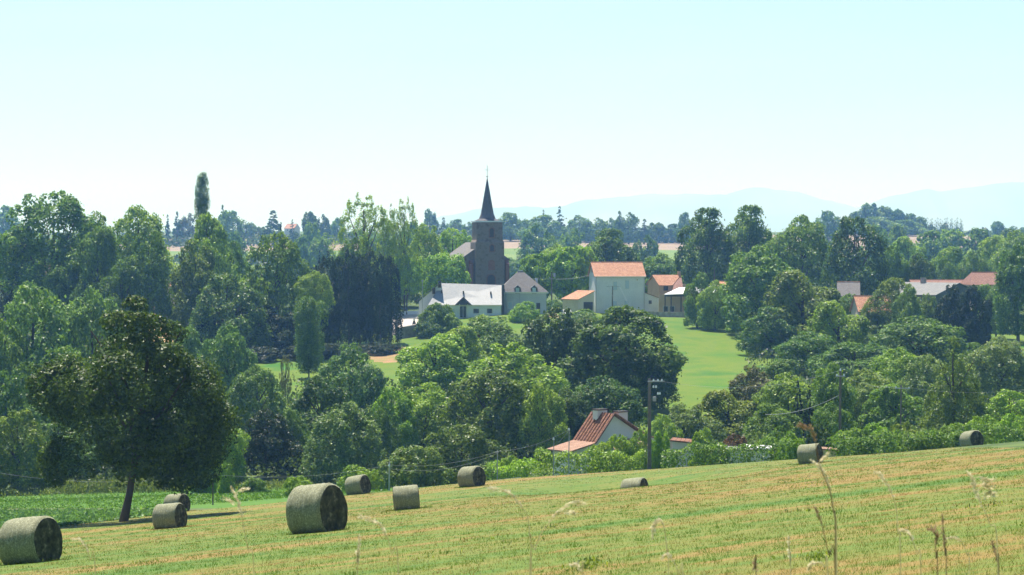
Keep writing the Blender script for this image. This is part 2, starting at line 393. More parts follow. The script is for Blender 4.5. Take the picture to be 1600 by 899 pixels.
def make_crown(name, kind, seed, aspect, n, leaf, nl=60, lr=(.10, .19), fill=.12, spread=1.05, vstretch=1., up=.25, sub=12, inner=.05):
    """crown in a unit box (x,y -.5..+.5, z 0..1): leaf clumps on many lobes set over the envelope"""
    rng = np.random.default_rng(seed); zs, rs = rings_profile(kind)
    # lobes; the middle wanders and bulges so that no two crowns share an outline
    zc = rng.uniform(.02, .98, nl * 4); Rz = np.interp(zc, zs, rs)
    keep = rng.random(nl * 4) < (Rz / .5) ** 1.0 + .12; zc = zc[keep][:nl]; Rz = Rz[keep][:nl]; k = len(zc)
    an = rng.uniform(0, 2 * math.pi, k)
    ph = rng.uniform(0, 6.28, 4)
    bul = 1 + .13 * np.sin(2 * an + ph[0]) + .10 * np.sin(3 * an + ph[1] + zc * 4) + rng.normal(0, .15, k)
    lrad = rng.uniform(lr[0], lr[1], k) * np.clip(Rz / .4, .45, 1.1)
    rad = np.clip(Rz * bul - lrad * .8, 0, None) * np.sqrt(rng.uniform(.35, 1, k))
    cx, cyy = rad * np.cos(an), rad * np.sin(an)
    cz = np.clip(zc, lrad / aspect * vstretch * (.35 if kind == 'oak' else .8), 1 - lrad / aspect * vstretch * .75)
    C = np.stack([cx, cyy, cz], 1); S3 = np.array([1, 1, vstretch / aspect])
    # every lobe carries smaller leaf clumps on its outer, upper side
    ns = sub; sdir = rng.normal(size=(k, ns, 3)) + np.array([0, 0, .35]); out = np.stack([np.cos(an), np.sin(an), (zc - .4) * 1.2], 1)
    sdir = sdir + out[:, None, :] * .7; sdir /= np.linalg.norm(sdir, axis=2)[..., None]
    srad = lrad[:, None] * rng.uniform(.30, .55, (k, ns))
    SC = C[:, None, :] + sdir * (lrad[:, None] * .80)[..., None] * S3; SCf = SC.reshape(-1, 3); srf = srad.reshape(-1)
    si = rng.choice(k * ns, n, p=srf ** 2 / (srf ** 2).sum()); li = si // ns
    dirv = rng.normal(size=(n, 3)) + sdir.reshape(-1, 3)[si] * .8 + np.array([0, 0, .25]); dirv /= np.linalg.norm(dirv, axis=1)[:, None]
    rr = srf[si] * np.where(rng.random(n) < fill, rng.uniform(.1, .9, n), rng.uniform(.82, spread + .15, n)) * np.where(rng.random(n) < .09, rng.uniform(1.1, 1.6, n), 1)
    p = SCf[si] + dirv * rr[:, None] * S3
    # inner leaves block the light through the crown
    ni = int(n * inner); lj = rng.choice(k, ni, p=lrad ** 2 / (lrad ** 2).sum()); dv = rng.normal(size=(ni, 3)); dv /= np.linalg.norm(dv, axis=1)[:, None]
    p2 = C[lj] + dv * (lrad[lj] * rng.uniform(.2, .8, ni))[:, None] * S3
    dead = np.zeros(n, bool)
    for j in range(k):
        q = (p - C[j]) / S3; dd = (q ** 2).sum(1)
        dead |= (li != j) & (dd < (lrad[j] * .78) ** 2)
    keep = (~dead | (rng.random(n) < .06)) & (p[:, 2] > (-.05 if kind == 'oak' else 0.)); p = p[keep]; dirv = dirv[keep]; n = len(p)
    nrm = dirv * .9 + rng.normal(size=(n, 3)) * .48 + np.array([0, 0, up])
    keep2 = (p2[:, 2] > 0) & (p2[:, 2] < .95); p2 = p2[keep2]; n2 = rng.normal(size=p2.shape)
    p = np.concatenate([p, p2]); nrm = np.concatenate([nrm, n2]); nrm /= np.linalg.norm(nrm, axis=1)[:, None]
    return leaf_quads(name, p, nrm, leaf, aspect, rng)
def leaf_quads(name, p, nrm, leaf, aspect, rng, slim=.62, mat=None):
    n = len(p)
    t = np.cross(nrm, rng.normal(size=(n, 3))); t /= np.linalg.norm(t, axis=1)[:, None]; b = np.cross(nrm, t)
    s = leaf * rng.uniform(.6, 1.35, n)[:, None]; A = np.array([1, 1, 1 / aspect])
    fold = nrm * s * .18
    v = np.stack([p + t * s * .5 * A, p + (b * s * .5 * slim - fold) * A, p - t * s * .5 * A, p + (-b * s * .5 * slim - fold) * A], 1).reshape(-1, 3)
    return npmesh(name, v, np.arange(4 * n).reshape(n, 4), mat or LEAF)
def make_trunk(name, seed, rbase=.5, limbs=6, bare=.35, lean=0., wx=.30, tubes=6):
    """unit trunk: radius unit 1 -> scaled by the builder; height 0..1; limbs spread up to +-wx of the crown"""
    rng = random.Random(seed); mb = MB(); pts = []; 
    for i in range(8):
        t = i / 7; pts.append((lean * (1 - (1 - t) ** 2) + .012 * math.sin(t * 5 + seed), .01 * math.cos(t * 4 + seed), t * .86))
    mb.tube(pts, [.030 * rbase * 2 * (1.25 if i == 0 else 1 - .105 * i) for i in range(8)], tubes)
    for q in range(limbs):
        z0 = rng.uniform(bare, .6); a = 2 * math.pi * q / limbs + rng.uniform(-.4, .4); r = wx * rng.uniform(.6, 1.1); k = min(7, int(z0 / .86 * 7))
        x0, y0 = pts[k][0], pts[k][1]
        mb.tube([(x0, y0, pts[k][2]), (x0 + r * .45 * math.cos(a), y0 + r * .45 * math.sin(a), z0 + .10), (x0 + r * math.cos(a), y0 + r * math.sin(a), min(.93, z0 + .28))],
                [.015 * rbase * 2, .010 * rbase * 2, .003], 4)
    return mb.mesh(name, BARK)
CR = {}
for i in range(6): CR['dome', i] = (make_crown('crown', 'dome', 10 + i, 1.05, 27000, .034, 36 + 5 * i, (.11, .20)), 1.05)
for i in range(3): CR['bush', i] = (make_crown('crown', 'bush', 30 + i, .8, 15000, .044, 36, (.11, .19), .2), .8)
for i in range(2): CR['ball', i] = (make_crown('crown', 'ball', 40 + i, .9, 17000, .044, 44, (.10, .17)), .9)
for i in range(2): CR['column', i] = (make_crown('crown', 'column', 50 + i, 2.9, 26000, .050, 110, (.15, .26), .35, 1.0, 1.6, .25, 9, .5), 2.9)
for i in range(2): CR['cone', i] = (make_crown('crown', 'cone', 60 + i, 1.8, 20000, .042, 110, (.07, .14), .2, 1.1, .6, .1, 6), 1.8)
for i in range(3): CR['cypress', i] = (make_crown('crown', 'cypress', 70 + i, 2.6, 30000, .046, 100, (.13, .2), .2, 1.02, 2.4, .05, 8), 2.6)
for i in range(2): CR['sparse', i] = (make_crown('crown', 'sparse', 80 + i, 1.5, 14000, .028, 75, (.06, .11), .3, 1.15, 1.5, .25, 6), 1.5)
CR['feather', 0] = (make_crown('crown', 'feather', 90, 1.7, 30000, .030, 110, (.08, .15), .4, 1.25, 1.6, .1, 8), 1.7)
CR['oak', 0] = (make_crown('crown', 'oak', 7, 1.0, 74000, .020, 40, (.10, .18), .10, 1.15, 1., .25, 16, .03), 1.0)
for i in range(4): CR['far', i] = (make_crown('crown', 'dome', 100 + i, .9, 8000, .062, 30, (.14, .23), .12, 1.05, 1., .25, 7), .9)
for i in range(2): CR['farcone', i] = (make_crown('crown', 'cone', 110 + i, 1.9, 5000, .085, 50, (.10, .17), .2, 1.1, .7, .2, 5), 1.9)
CR['farcol', 0] = (make_crown('crown', 'column', 120, 4., 900, .16, 40, (.16, .26), .2, 1.1, 1.8), 4.)
TRK = {'dome': make_trunk('trunk', 1), 'oak': make_trunk('trunk', 2, .35, 9, .26, .14, .34, 8), 'thin': make_trunk('trunk', 3, .4, 5, .3, 0, .12), 'sparse': make_trunk('trunk', 4, .5, 10, .2, 0, .3),
       'far': make_trunk('trunk', 5, .6, 0, .3, 0, .1, 4)}
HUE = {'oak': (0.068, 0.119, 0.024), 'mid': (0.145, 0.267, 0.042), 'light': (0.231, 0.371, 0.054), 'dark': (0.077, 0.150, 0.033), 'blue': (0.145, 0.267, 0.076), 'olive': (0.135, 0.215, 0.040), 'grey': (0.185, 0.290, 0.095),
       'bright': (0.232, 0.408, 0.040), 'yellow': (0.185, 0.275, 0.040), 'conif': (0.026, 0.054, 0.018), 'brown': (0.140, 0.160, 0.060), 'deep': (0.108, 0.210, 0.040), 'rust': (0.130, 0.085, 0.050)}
cnt = {}
NAMES = {'dome': 'tree', 'bush': 'bush', 'ball': 'plane_tree', 'column': 'poplar_tree', 'cone': 'conifer_tree', 'cypress': 'cypress_tree', 'sparse': 'poplar_tree', 'feather': 'feathery_tree',
         'oak': 'oak_tree', 'far': 'tree', 'farcone': 'conifer_tree', 'farcol': 'poplar_tree'}
CB = {'dome': .04, 'bush': 0, 'ball': .28, 'column': .06, 'cone': .04, 'cypress': .02, 'sparse': .10, 'feather': .03, 'oak': .22, 'far': .05, 'farcone': .04, 'farcol': .05}
def tree(kind, px, top, wpx, d, hue, label, group=None, cb=None, name=None, rz=None, h=None, sub=0.):
    x = X(px, d); z = gz(x, d) - sub; W = wpx * (1.12 if kind in ('dome', 'far', 'ball', 'cypress') else 1.06) / FPX * d; Ht = h if h else max(.8, ZP(top, d) - z)
    i = cnt.get(kind, 0); cnt[kind] = i + 1
    var = [k for k in CR if k[0] == kind]; me, asp = CR[var[(i * 5 + int(px)) % len(var)]]
    cb = CB[kind] if cb is None else cb
    rnd = random.Random(int(px * 7 + d)); rz = rnd.uniform(0, 6.28) if rz is None else rz
    c = HUE[hue]; f = rnd.uniform(.9, 1.12); col = (c[0] * f * rnd.uniform(.93, 1.08), c[1] * f, c[2] * f * rnd.uniform(.9, 1.1), 1)
    nm = name or NAMES[kind]; cat = {'bush': 'bush'}.get(kind, 'tree')
    root = empty(nm, (x, d, z), 0, label, cat, group)
    cr = link('foliage' if kind == 'bush' else 'crown', me, root); cr.location = (0, 0, cb * Ht); cr.scale = (W, W, Ht * (1 - cb)); cr.rotation_euler = (0, 0, rz); cr.color = col
    if kind == 'oak': cr.location = (.065 * W, 0, cb * Ht)
    if kind != 'bush':
        tk = {'oak': 'oak', 'sparse': 'sparse', 'column': 'thin', 'cone': 'thin', 'cypress': 'thin', 'farcol': 'far', 'far': 'far', 'farcone': 'far'}.get(kind, 'dome')
        t = link('trunk', TRK[tk], root); t.scale = (W, W, Ht); t.rotation_euler = (0, 0, rz)
    return root
# ------------------------------------------------------------------ trees: kind, pixel column, crown-top row, width in pixels, distance, hue, label
G1 = 'hazy trees on the far ridge'; G2 = 'trees behind the village'; G3 = 'trees of the village slope'; G4 = 'trees in the valley'; G5 = 'garden shrubs behind the hay field'
# --- far ridge
ridge = [
 ('far', 6, 324, 46, 1350, 'mid', 'hazy round tree on the far ridge at the left edge of the view'),
 ('farcone', 262, 334, 12, 1400, 'dark', 'slim hazy conifer tip left of the pointed ridge spruce'),
 ('farcone', 277, 329, 20, 1380, 'dark', 'pointed hazy spruce just left of the tall slender poplar'),
 ('far', 294, 335, 26, 1400, 'brown', 'dull reddish hazy tree between the spruce and the tall poplar'),
 ('farcone', 348, 318, 20, 1320, 'deep', 'hazy conifer with a sharp tip just right of the tall poplar'),
 ('far', 354, 331, 42, 1300, 'mid', 'broad hazy tree below the sharp conifer right of the tall poplar'),
 ('far', 384, 345, 30, 1400, 'deep', 'small round hazy tree above the pale green field right of the tall poplar'),
 ('far', 404, 355, 22, 1400, 'deep', 'lowest round hazy tree left of the dark cedar'),
 ('farcone', 427, 327, 44, 1300, 'dark', 'broad dark pyramid of a cedar on the far ridge'),
 ('farcone', 457, 341, 16, 1320, 'dark', 'thin layered conifer beside the orange roofed far house'),
 ('far', 483, 333, 30, 1300, 'dark', 'dark round hazy tree right of the orange roofed far house'),
 ('far', 505, 337, 24, 1310, 'dark', 'dark hazy tree, right of a slightly taller round one near the far house'),
 ('far', 527, 342, 24, 1350, 'mid', 'hazy tree just left of the tall open poplars'),
 ('far', 671, 328, 24, 1420, 'deep', 'tall upright hazy tree on the ridge right of the open poplars'),
 ('farcone', 693, 339, 18, 1420, 'deep', 'small hazy conifer between the upright ridge tree and the church'),
 ('far', 712, 344, 30, 1420, 'mid', 'low broad hazy tree on the ridge left of the church spire'),
 ('far', 733, 348, 26, 1420, 'mid', 'low hazy tree touching the left side of the church tower'),
 ('far', 798, 334, 46, 1350, 'mid', 'broad hazy tree touching the right side of the church tower'),
 ('far', 822, 345, 30, 1400, 'deep', 'low hazy tree between the church and the conifer clump'),
 ('farcone', 849, 326, 18, 1400, 'dark', 'small conifer, left of the two conifers in the ridge clump'),
 ('farcone', 874, 320, 30, 1380, 'dark', 'tallest conifer of the hazy clump right of the church'),
 ('far', 848, 338, 56, 1300, 'mid', 'wide rounded hazy tree below the conifer clump right of the church'),
 ('far', 905, 338, 44, 1360, 'mid', 'hazy domed tree right of the tallest ridge conifer'),
 ('far', 932, 342, 40, 1370, 'mid', 'hazy domed tree, second right of the tallest ridge conifer'),
 ('far', 955, 342, 26, 1400, 'deep', 'hazy narrow tree just left of the tapering poplar on the ridge'),
 ('farcone', 968, 328, 22, 1350, 'deep', 'tapering hazy tree with a thin tip above the terracotta house'),
 ('far', 982, 334, 36, 1350, 'deep', 'hazy full tree merging with the thin tipped one above the terracotta house'),
 ('farcone', 1007, 341, 22, 1350, 'dark', 'dark hazy pyramid tree on the ridge between the terracotta houses'),
 ('far', 1030, 349, 34, 1380, 'deep', 'low hazy tree, left one of the two above the brown ploughed field'),
 ('far', 1050, 351, 30, 1380, 'deep', 'low hazy tree, right one of the two above the brown ploughed field'),
 ('far', 1069, 334, 24, 1350, 'deep', 'taller hazy tree at the right end of the brown ploughed field'),
 ('far', 1293, 332, 40, 1300, 'deep', 'hazy domed tree left of the wooded knoll'),
 ('far', 1335, 332, 24, 1500, 'deep', 'small hazy tree at the left foot of the wooded knoll'),
 ('far', 1353, 319, 36, 1500, 'deep', 'tallest hazy tree at the left top of the wooded knoll'),
 ('far', 1378, 324, 38, 1500, 'mid', 'hazy tree on the crest of the wooded knoll, right of the tallest'),
 ('far', 1403, 328, 38, 1500, 'deep', 'hazy tree on the middle right crest of the wooded knoll'),
 ('far', 1424, 335, 32, 1500, 'deep', 'hazy tree on the falling right shoulder of the wooded knoll'),
 ('far', 1440, 341, 24, 1500, 'deep', 'last hazy tree of the knoll, beside the row of bare stemmed poplars'),
 ('far', 1366, 340, 60, 1420, 'mid', 'hazy tree low on the left flank of the wooded knoll'),
 ('far', 1412, 345, 60, 1420, 'mid', 'hazy tree low on the right flank of the wooded knoll'),
 ('far', 1558, 347, 26, 1500, 'deep', 'hazy lone tree on the skyline near the right edge'),
 ('far', 1580, 354, 24, 1500, 'deep', 'low hazy tree on the skyline right of the lone one'),
 ('far', 1598, 356, 18, 1500, 'deep', 'hazy shrubby tree on the skyline cut by the right edge'),
 # nearer slope below the ridge
 ('far', 838, 353, 56, 900, 'deep', 'big dark blue hazy tree standing in the green field right of the church'),
 ('far', 893, 360, 46, 920, 'mid', 'hazy tree right of the big dark blue one in the green field'),
 ('far', 868, 372, 40, 880, 'mid', 'hazy tree half hidden between the big dark blue tree and the plane trees'),
 ('far', 1011, 370, 42, 820, 'deep', 'round blue hazy tree below the brown ploughed field above the terracotta houses'),
 ('far', 483, 350, 30, 1050, 'light', 'pale hazy tree in front of the ridge, right of the far house'),
 ('far', 505, 366, 40, 950, 'mid', 'pale hazy tree on the slope left of the open poplars'),
 ('far', 470, 372, 34, 900, 'mid', 'pale hazy tree above the dark thin conifer on the left slope'),
 ('far', 365, 365, 40, 900, 'mid', 'pale hazy tree in front of the pale green field'),
 ('far', 1372, 356, 44, 900, 'mid', 'bluish tree on the mid slope below the wooded knoll, left of two'),
 ('far', 1402, 354, 40, 950, 'mid', 'bluish tree on the mid slope below the wooded knoll, right of two'),
 ('far', 1450, 364, 60, 880, 'mid', 'bluish broad tree below the row of bare stemmed poplars'),
 ('far', 1492, 361, 56, 900, 'light', 'paler bluish tree below the right end of the poplar row'),
 ('far', 1532, 360, 56, 900, 'deep', 'bluish tree right of the poplar row on the mid slope'),
 ('far', 1575, 361, 56, 880, 'deep', 'bluish tree at the right edge of the mid slope'),
 ('far', 20, 400, 50, 800, 'mid', 'bluish tree seen through the gap at the left edge'),
 ('far', 640, 350, 40, 1000, 'mid', 'hazy tree seen through the open poplars'),
 ('far', 590, 362, 60, 950, 'mid', 'hazy tree low behind the open poplars'),
 ('far', 720, 372, 50, 900, 'mid', 'hazy tree on the slope just left of the church nave'),
 ('far', 800, 404, 34, 800, 'mid', 'hazy bush-like tree right of the church tower foot'),
]
for a in ridge: tree(*a, group=G1)
prow = [(1449 + i * 3.9 + (0, .8, -.6, .4)[i % 4], 340 + (0, 3, 1, 4, 0, 2, 5, 1)[i % 8]) for i in range(15)]
for px, top in prow: tree('farcol', px, top, 4.2, 1550, 'dark', 'thin bare stemmed poplar in the row on the right skyline', group='row of poplars on the skyline', cb=.12)
# --- just behind the village
back = [
 ('column', 316, 272, 19, 500, 'deep', 'tall slender columnar poplar rising above all the left trees'),
 ('sparse', 568, 302, 80, 500, 'light', 'tallest open poplar with bare stems showing, left of the church'),
 ('sparse', 606, 322, 44, 505, 'light', 'open poplar in the middle of the see-through group left of the church'),
 ('sparse', 632, 308, 46, 500, 'light', 'open poplar at the right of the see-through group left of the church'),
 ('dome', 665, 350, 60, 545, 'light', 'light green tree right of the open poplars'),
 ('dome', 708, 357, 70, 580, 'bright', 'bright green rounded tree left of the church nave'),
 ('dome', 870, 382, 54, 580, 'light', 'light tree behind the pair of plane trees right of the church'),
 ('dome', 953, 358, 100, 560, 'deep', 'dark domed tree behind the terracotta roofed house'),
 ('dome', 1033, 398, 70, 560, 'mid', 'mid green tree filling the gap between the two terracotta houses'),
 ('dome', 1105, 326, 96, 540, 'deep', 'large dark tree, left half of the big pair behind the veranda'),
 ('dome', 1172, 322, 90, 545, 'mid', 'large tree, right half of the big pair behind the veranda'),
 ('dome', 1252, 341, 104, 520, 'mid', 'large rounded mid green tree between the big pair and the dark one'),
 ('dome', 1336, 340, 98, 500, 'dark', 'darkest big rounded tree behind the grey slab roof'),
 ('dome', 1392, 386, 52, 520, 'mid', 'mid green tree right of the darkest rounded tree'),
 ('dome', 1420, 368, 62, 640, 'light', 'lighter tree rising behind the small dark round one'),
 ('dome', 1437, 398, 48, 520, 'dark', 'small dark round tree behind the grey barn'),
 ('dome', 1482, 384, 60, 600, 'light', 'light green tree above the red roof behind the barn'),
 ('dome', 1520, 392, 50, 560, 'mid', 'dark green tree above the brick coloured roof'),
 ('dome', 1556, 366, 70, 640, 'light', 'pale sunlit tree on the right, above the brick coloured roof'),
 ('dome', 1475, 404, 40, 540, 'mid', 'small tree between the grey barn and the trees behind it'),
 ('dome', 1592, 362, 70, 620, 'light', 'pale sunlit tree cut by the right edge'),
]
for a in back: tree(*a, group=G2, cb=.60 if a[0] == 'column' else (.25 if a[0] == 'sparse' else None))
planes = [(636, 399, 46, 500, 'pollarded plane tree with a clear trunk, left of the two before the church'),
          (693, 393, 68, 512, 'broad pollarded plane tree just left of the church wall'),
          (841, 398, 58, 520, 'pollarded plane tree behind the hipped slate roof'),
          (894, 387, 76, 515, 'larger pollarded plane tree left of the terracotta roofed house')]
for px, top, wd, d, lb in planes: tree('ball', px, top, wd, d, 'bright', lb, group='pollarded plane trees', cb=.34 if px < 650 else .12)
# --- wooded village slope, left
left = [
 ('dome', 82, 300, 150, 440, 'mid', 'largest tree on the left skyline with a forked dark trunk', .30),
 ('cypress', 6, 372, 40, 450, 'conif', 'dark conifer at the left edge beside the largest skyline tree', None),
 ('cypress', 34, 378, 40, 445, 'conif', 'dark conifer just left of the largest skyline tree trunk', None),
 ('dome', 148, 335, 70, 470, 'mid', 'tree filling in right behind the largest skyline tree', None),
 ('dome', 216, 322, 108, 480, 'light', 'pale feathery topped tree in the middle of the left skyline', None),
 ('dome', 152, 352, 90, 430, 'mid', 'mid green tree in front of the pale topped one, left side', None),
 ('dome', 232, 362, 80, 425, 'mid', 'leafy tree over the earth patch, front of the pale topped one', .2),
 ('dome', 322, 330, 82, 450, 'light', 'tree directly beneath the slender columnar poplar', None),
 ('dome', 306, 378, 90, 430, 'olive', 'olive green tree left of the dark rounded one on the village slope', None),
 ('dome', 362, 378, 66, 470, 'mid', 'tree in the dip between the poplar and the dark rounded tree', None),
 ('dome', 432, 364, 102, 430, 'mid', 'dark rounded tree left of the clipped conifer screen', None),
 ('cone', 439, 346, 20, 520, 'conif', 'small dark spire of a conifer poking over the rounded tree', None),
 ('cone', 499, 386, 16, 480, 'conif', 'thin dark layered conifer left of the conifer screen', None),
 ('dome', 492, 424, 50, 415, 'light', 'small pale tree in front of the left end of the conifer screen', .55),
 ('dome', 108, 395, 70, 432, 'deep', 'shaded tree at the foot of the largest skyline tree', .2),
 ('dome', 190, 400, 80, 420, 'deep', 'shaded tree right of the trunk of the largest skyline tree', None),
 ('dome', 355, 430, 110, 418, 'deep', 'low shaded tree under the olive green one', None),
 ('dome', 560, 372, 70, 500, 'mid', 'leafy tree behind the top of the conifer screen, under the open poplars', None),
 ('dome', 625, 372, 60, 520, 'mid', 'leafy tree between the open poplars and the plane trees', None),
]
left += [('dome', 326, 478, 86, 424, 'conif', 'dark low tree added as shade right of the dry earth patch', None),  # low trees added to stand in for the dark shade band on the slope
 ('dome', 385, 470, 110, 424, 'conif', 'dark low tree added as shade left of the small pale tree by the conifer screen', None),
 ('dome', 448, 486, 80, 422, 'conif', 'dark low tree added as shade behind the columnar valley poplar', None)]
for a in left: tree(*a[:7], group=G3, cb=a[7])
scr = [(496, 412), (512, 396), (529, 405), (545, 394), (562, 401), (578, 392), (594, 399), (609, 404)]
for i, (px, top) in enumerate(scr):
    tree('cypress', px, top, 34, 436 + (i % 3) * 3, 'conif', '%s dark conifer from the left in the tall dense screen' % ('first second third fourth fifth sixth seventh last'.split()[i]), group='conifer screen left of the slate house')
# --- valley
val = [
 ('column', 482, 467, 41, 375, 'deep', 'lone columnar poplar standing in front of the conifer screen', None),
 ('sparse', 446, 552, 22, 335, 'brown', 'thin half bare tree left of the columnar poplar', None),
 ('dome', 52, 443, 150, 300, 'blue', 'huge blue green tree, left one of the wood behind the lone oak', None),
 ('dome', 142, 452, 110, 310, 'blue', 'tall blue green tree between the huge left one and the lone oak', None),
 ('dome', 8, 500, 90, 270, 'blue', 'blue green tree at the left edge below the huge one', None),
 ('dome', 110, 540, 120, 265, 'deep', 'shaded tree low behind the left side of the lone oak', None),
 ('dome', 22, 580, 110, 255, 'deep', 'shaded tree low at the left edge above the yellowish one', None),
 ('dome', 355, 513, 84, 300, 'blue', 'blue green domed tree right of the lone oak', None),
 ('dome', 292, 510, 70, 310, 'blue', 'blue green tree peeping over the right shoulder of the lone oak', None),
 ('dome', 400, 572, 80, 290, 'deep', 'dark tree right of the blue green domed one', None),
 ('dome', 548, 538, 90, 310, 'blue', 'pale blue green tree right of the columnar poplar', None),
 ('dome', 505, 588, 110, 262, 'dark', 'dark arched tree behind the pale domed one', None),
 ('dome', 539, 630, 106, 236, 'grey', 'pale domed tree with silvery leaves behind the big hay bale', None),
 ('dome', 612, 606, 66, 270, 'bright', 'bright narrow tree between the pale domed one and the big green mass', None),
 ('dome', 592, 640, 50, 255, 'deep', 'shaded tree right of the pale domed one', None),
 ('dome', 678, 520, 128, 330, 'light', 'light green rounded tree on the left of the central mass', None),
 ('dome', 762, 492, 110, 370, 'grey', 'pale tree at the top of the central mass, under the slate house', None),
 ('dome', 722, 508, 80, 360, 'light', 'light green tree just below the lawn of the slate house', None),
 ('dome', 802, 538, 156, 290, 'light', 'big sunlit tree in the middle of the central mass', None),
 ('dome', 665, 600, 110, 275, 'light', 'light green tree low on the left of the central mass', None),
 ('dome', 765, 578, 130, 262, 'olive', 'olive dark tree in front of the big sunlit central tree', None),
 ('dome', 848, 600, 70, 258, 'light', 'sunlit tree at the lower right of the central mass', None),
 ('dome', 868, 484, 110, 320, 'dark', 'dark spreading oak, left one of the pair above the white house', None),
 ('dome', 968, 476, 170, 310, 'dark', 'dark spreading oak, right one of the pair above the white house', .16),
 ('dome', 912, 500, 120, 330, 'dark', 'dark oak between the pair above the white house', None),
 ('dome', 1010, 545, 84, 305, 'dark', 'dark oak bough-heavy at the edge of the sunny hillside meadow', .1),
 ('dome', 945, 590, 110, 265, 'dark', 'shaded tree right behind the roof of the white house', None),
 ('dome', 885, 610, 80, 262, 'dark', 'shaded tree behind the left slope of the white house roof', None),
 ('dome', 1186, 388, 124, 440, 'mid', 'big rounded tree at the right border of the sunny hillside meadow', .04),
 ('dome', 1256, 420, 130, 405, 'olive', 'big olive green tree right of the rounded meadow border tree', .04),
 ('dome', 1205, 480, 90, 400, 'deep', 'shaded tree below the rounded meadow border tree', .02),
 ('dome', 1312, 468, 104, 370, 'light', 'light green domed tree under the low terracotta roof', .03),
 ('dome', 1385, 540, 80, 345, 'blue', 'blue green tree below the light domed one on the right slope', None),
 ('dome', 1438, 496, 140, 360, 'deep', 'wide dark tree in front of the clipped twin cypresses', .03),
 ('dome', 1398, 434, 70, 420, 'yellow', 'yellow green umbrella crowned tree left of the grey barn', .3),
 ('dome', 1420, 450, 50, 405, 'grey', 'silvery tree in front of the grey barn', .05),
 ('dome', 1326, 461, 54, 446, 'mid', 'mid green tree under the pale slate roof on the right', .02),
 ('dome', 1372, 487, 64, 418, 'grey', 'silvery tree right under the low terracotta roof', .02),
 ('dome', 1452, 460, 44, 426, 'grey', 'silvery tree under the left end of the grey barn roof', .02),
 ('dome', 1548, 443, 62, 466, 'mid', 'mid green tree right under the brick red roof', .02),
 ('dome', 1490, 446, 52, 415, 'conif', 'left one of the two clipped dark round trees by the lawn', .02),
 ('dome', 1526, 444, 54, 412, 'conif', 'right one of the two clipped dark round trees by the lawn', .02),
 ('dome', 1590, 385, 80, 430, 'deep', 'tall dark tree at the right edge beside the lawn', .08),
 ('dome', 1556, 450, 44, 440, 'mid', 'mid green tree between the clipped twin and the right edge', .1),
 ('feather', 1490, 528, 104, 240, 'olive', 'tall feathery pointed tree with drooping sprays on the right', None),
 ('dome', 1562, 528, 96, 320, 'grey', 'grey green tree right of the tall feathery one', None),
 ('dome', 1408, 545, 90, 300, 'light', 'pale tree left of the tall feathery one', None),
 ('dome', 1300, 570, 70, 250, 'mid', 'tree behind the right hand power pole', None),
 ('dome', 1355, 580, 90, 262, 'grey', 'silvery grey tree right of the right hand power pole', None),
 ('dome', 1448, 555, 80, 290, 'grey', 'silvery tree touching the left of the feathery one', None),
 ('dome', 1232, 585, 90, 262, 'light', 'light green tree left of the right hand power pole', None),
 ('cone', 1247, 594, 30, 248, 'conif', 'small dark conifer, left of a close pair by the right hand pole', None),
 ('cone', 1265, 598, 28, 248, 'conif', 'small dark conifer, right of a close pair by the right hand pole', None),
 ('dome', 1176, 572, 66, 300, 'brown', 'dull brownish tree at the foot of the sunny hillside meadow', None),
 ('dome', 1140, 608, 110, 262, 'yellow', 'yellow green spreading tree below the sunny hillside meadow', None),
 ('dome', 1070, 632, 84, 252, 'grey', 'grey green tree between the power pole and the yellow green one', None),
 ('dome', 1035, 648, 60, 240, 'light', 'small light tree right of the white house gable', None),
 ('dome', 1205, 632, 90, 240, 'mid', 'mid green tree right of the yellow green spreading one', None),
 ('dome', 1402, 598, 100, 250, 'mid', 'mid green tree around the second right hand pole', None),
 ('dome', 1578, 610, 100, 240, 'bright', 'bright green spreading tree right of the feathery one', None),
 ('dome', 1300, 630, 60, 228, 'mid', 'small tree at the foot of the right hand power pole', None),
 ('dome', 1338, 535, 120, 345, 'deep', 'shaded tree under the light green domed one', None),
 ('dome', 1265, 520, 100, 360, 'deep', 'shaded tree under the big olive green one', None),
 ('dome', 1215, 560, 80, 320, 'deep', 'shaded tree beside the right border of the hillside meadow', None),
 ('dome', 1090, 424, 46, 455, 'mid', 'narrow tree in front of the white veranda roof', .03),
 ('dome', 1118, 440, 50, 450, 'light', 'light tree at the right end of the white veranda roof', .03),
 ('dome', 26, 642, 96, 236, 'yellow', 'yellow green tree at the left edge beside the lone oak', None),
 ('dome', 346, 646, 74, 236, 'bright', 'bright green tree right of the lone oak trunk', None),
 ('dome', 415, 640, 90, 245, 'conif', 'very dark tree behind the thin field post', None),
 ('dome', 455, 640, 60, 250, 'deep', 'dark tree left of the pale domed one', None),
 ('dome', 270, 640, 90, 250, 'deep', 'dark tree in the gap under the right side of the lone oak', None),
 ('dome', 175, 650, 110, 255, 'deep', 'dark tree behind the trunk of the lone oak', None),
 ('dome', 90, 660, 100, 246, 'deep', 'dark tree under the left side of the lone oak', None),
 ('dome', 720, 664, 118, 218, 'olive', 'wide low tree with yellowish top right of the grey bush', .04),
]
for a in val: tree(*a[:7], group=G4, cb=a[7])
oak_d = 140.
tree('oak', 189, 474, 280, oak_d, 'oak', 'lone dark oak with a leaning trunk in front of the wood on the left', name='oak_tree', cb=.19, rz=.0)
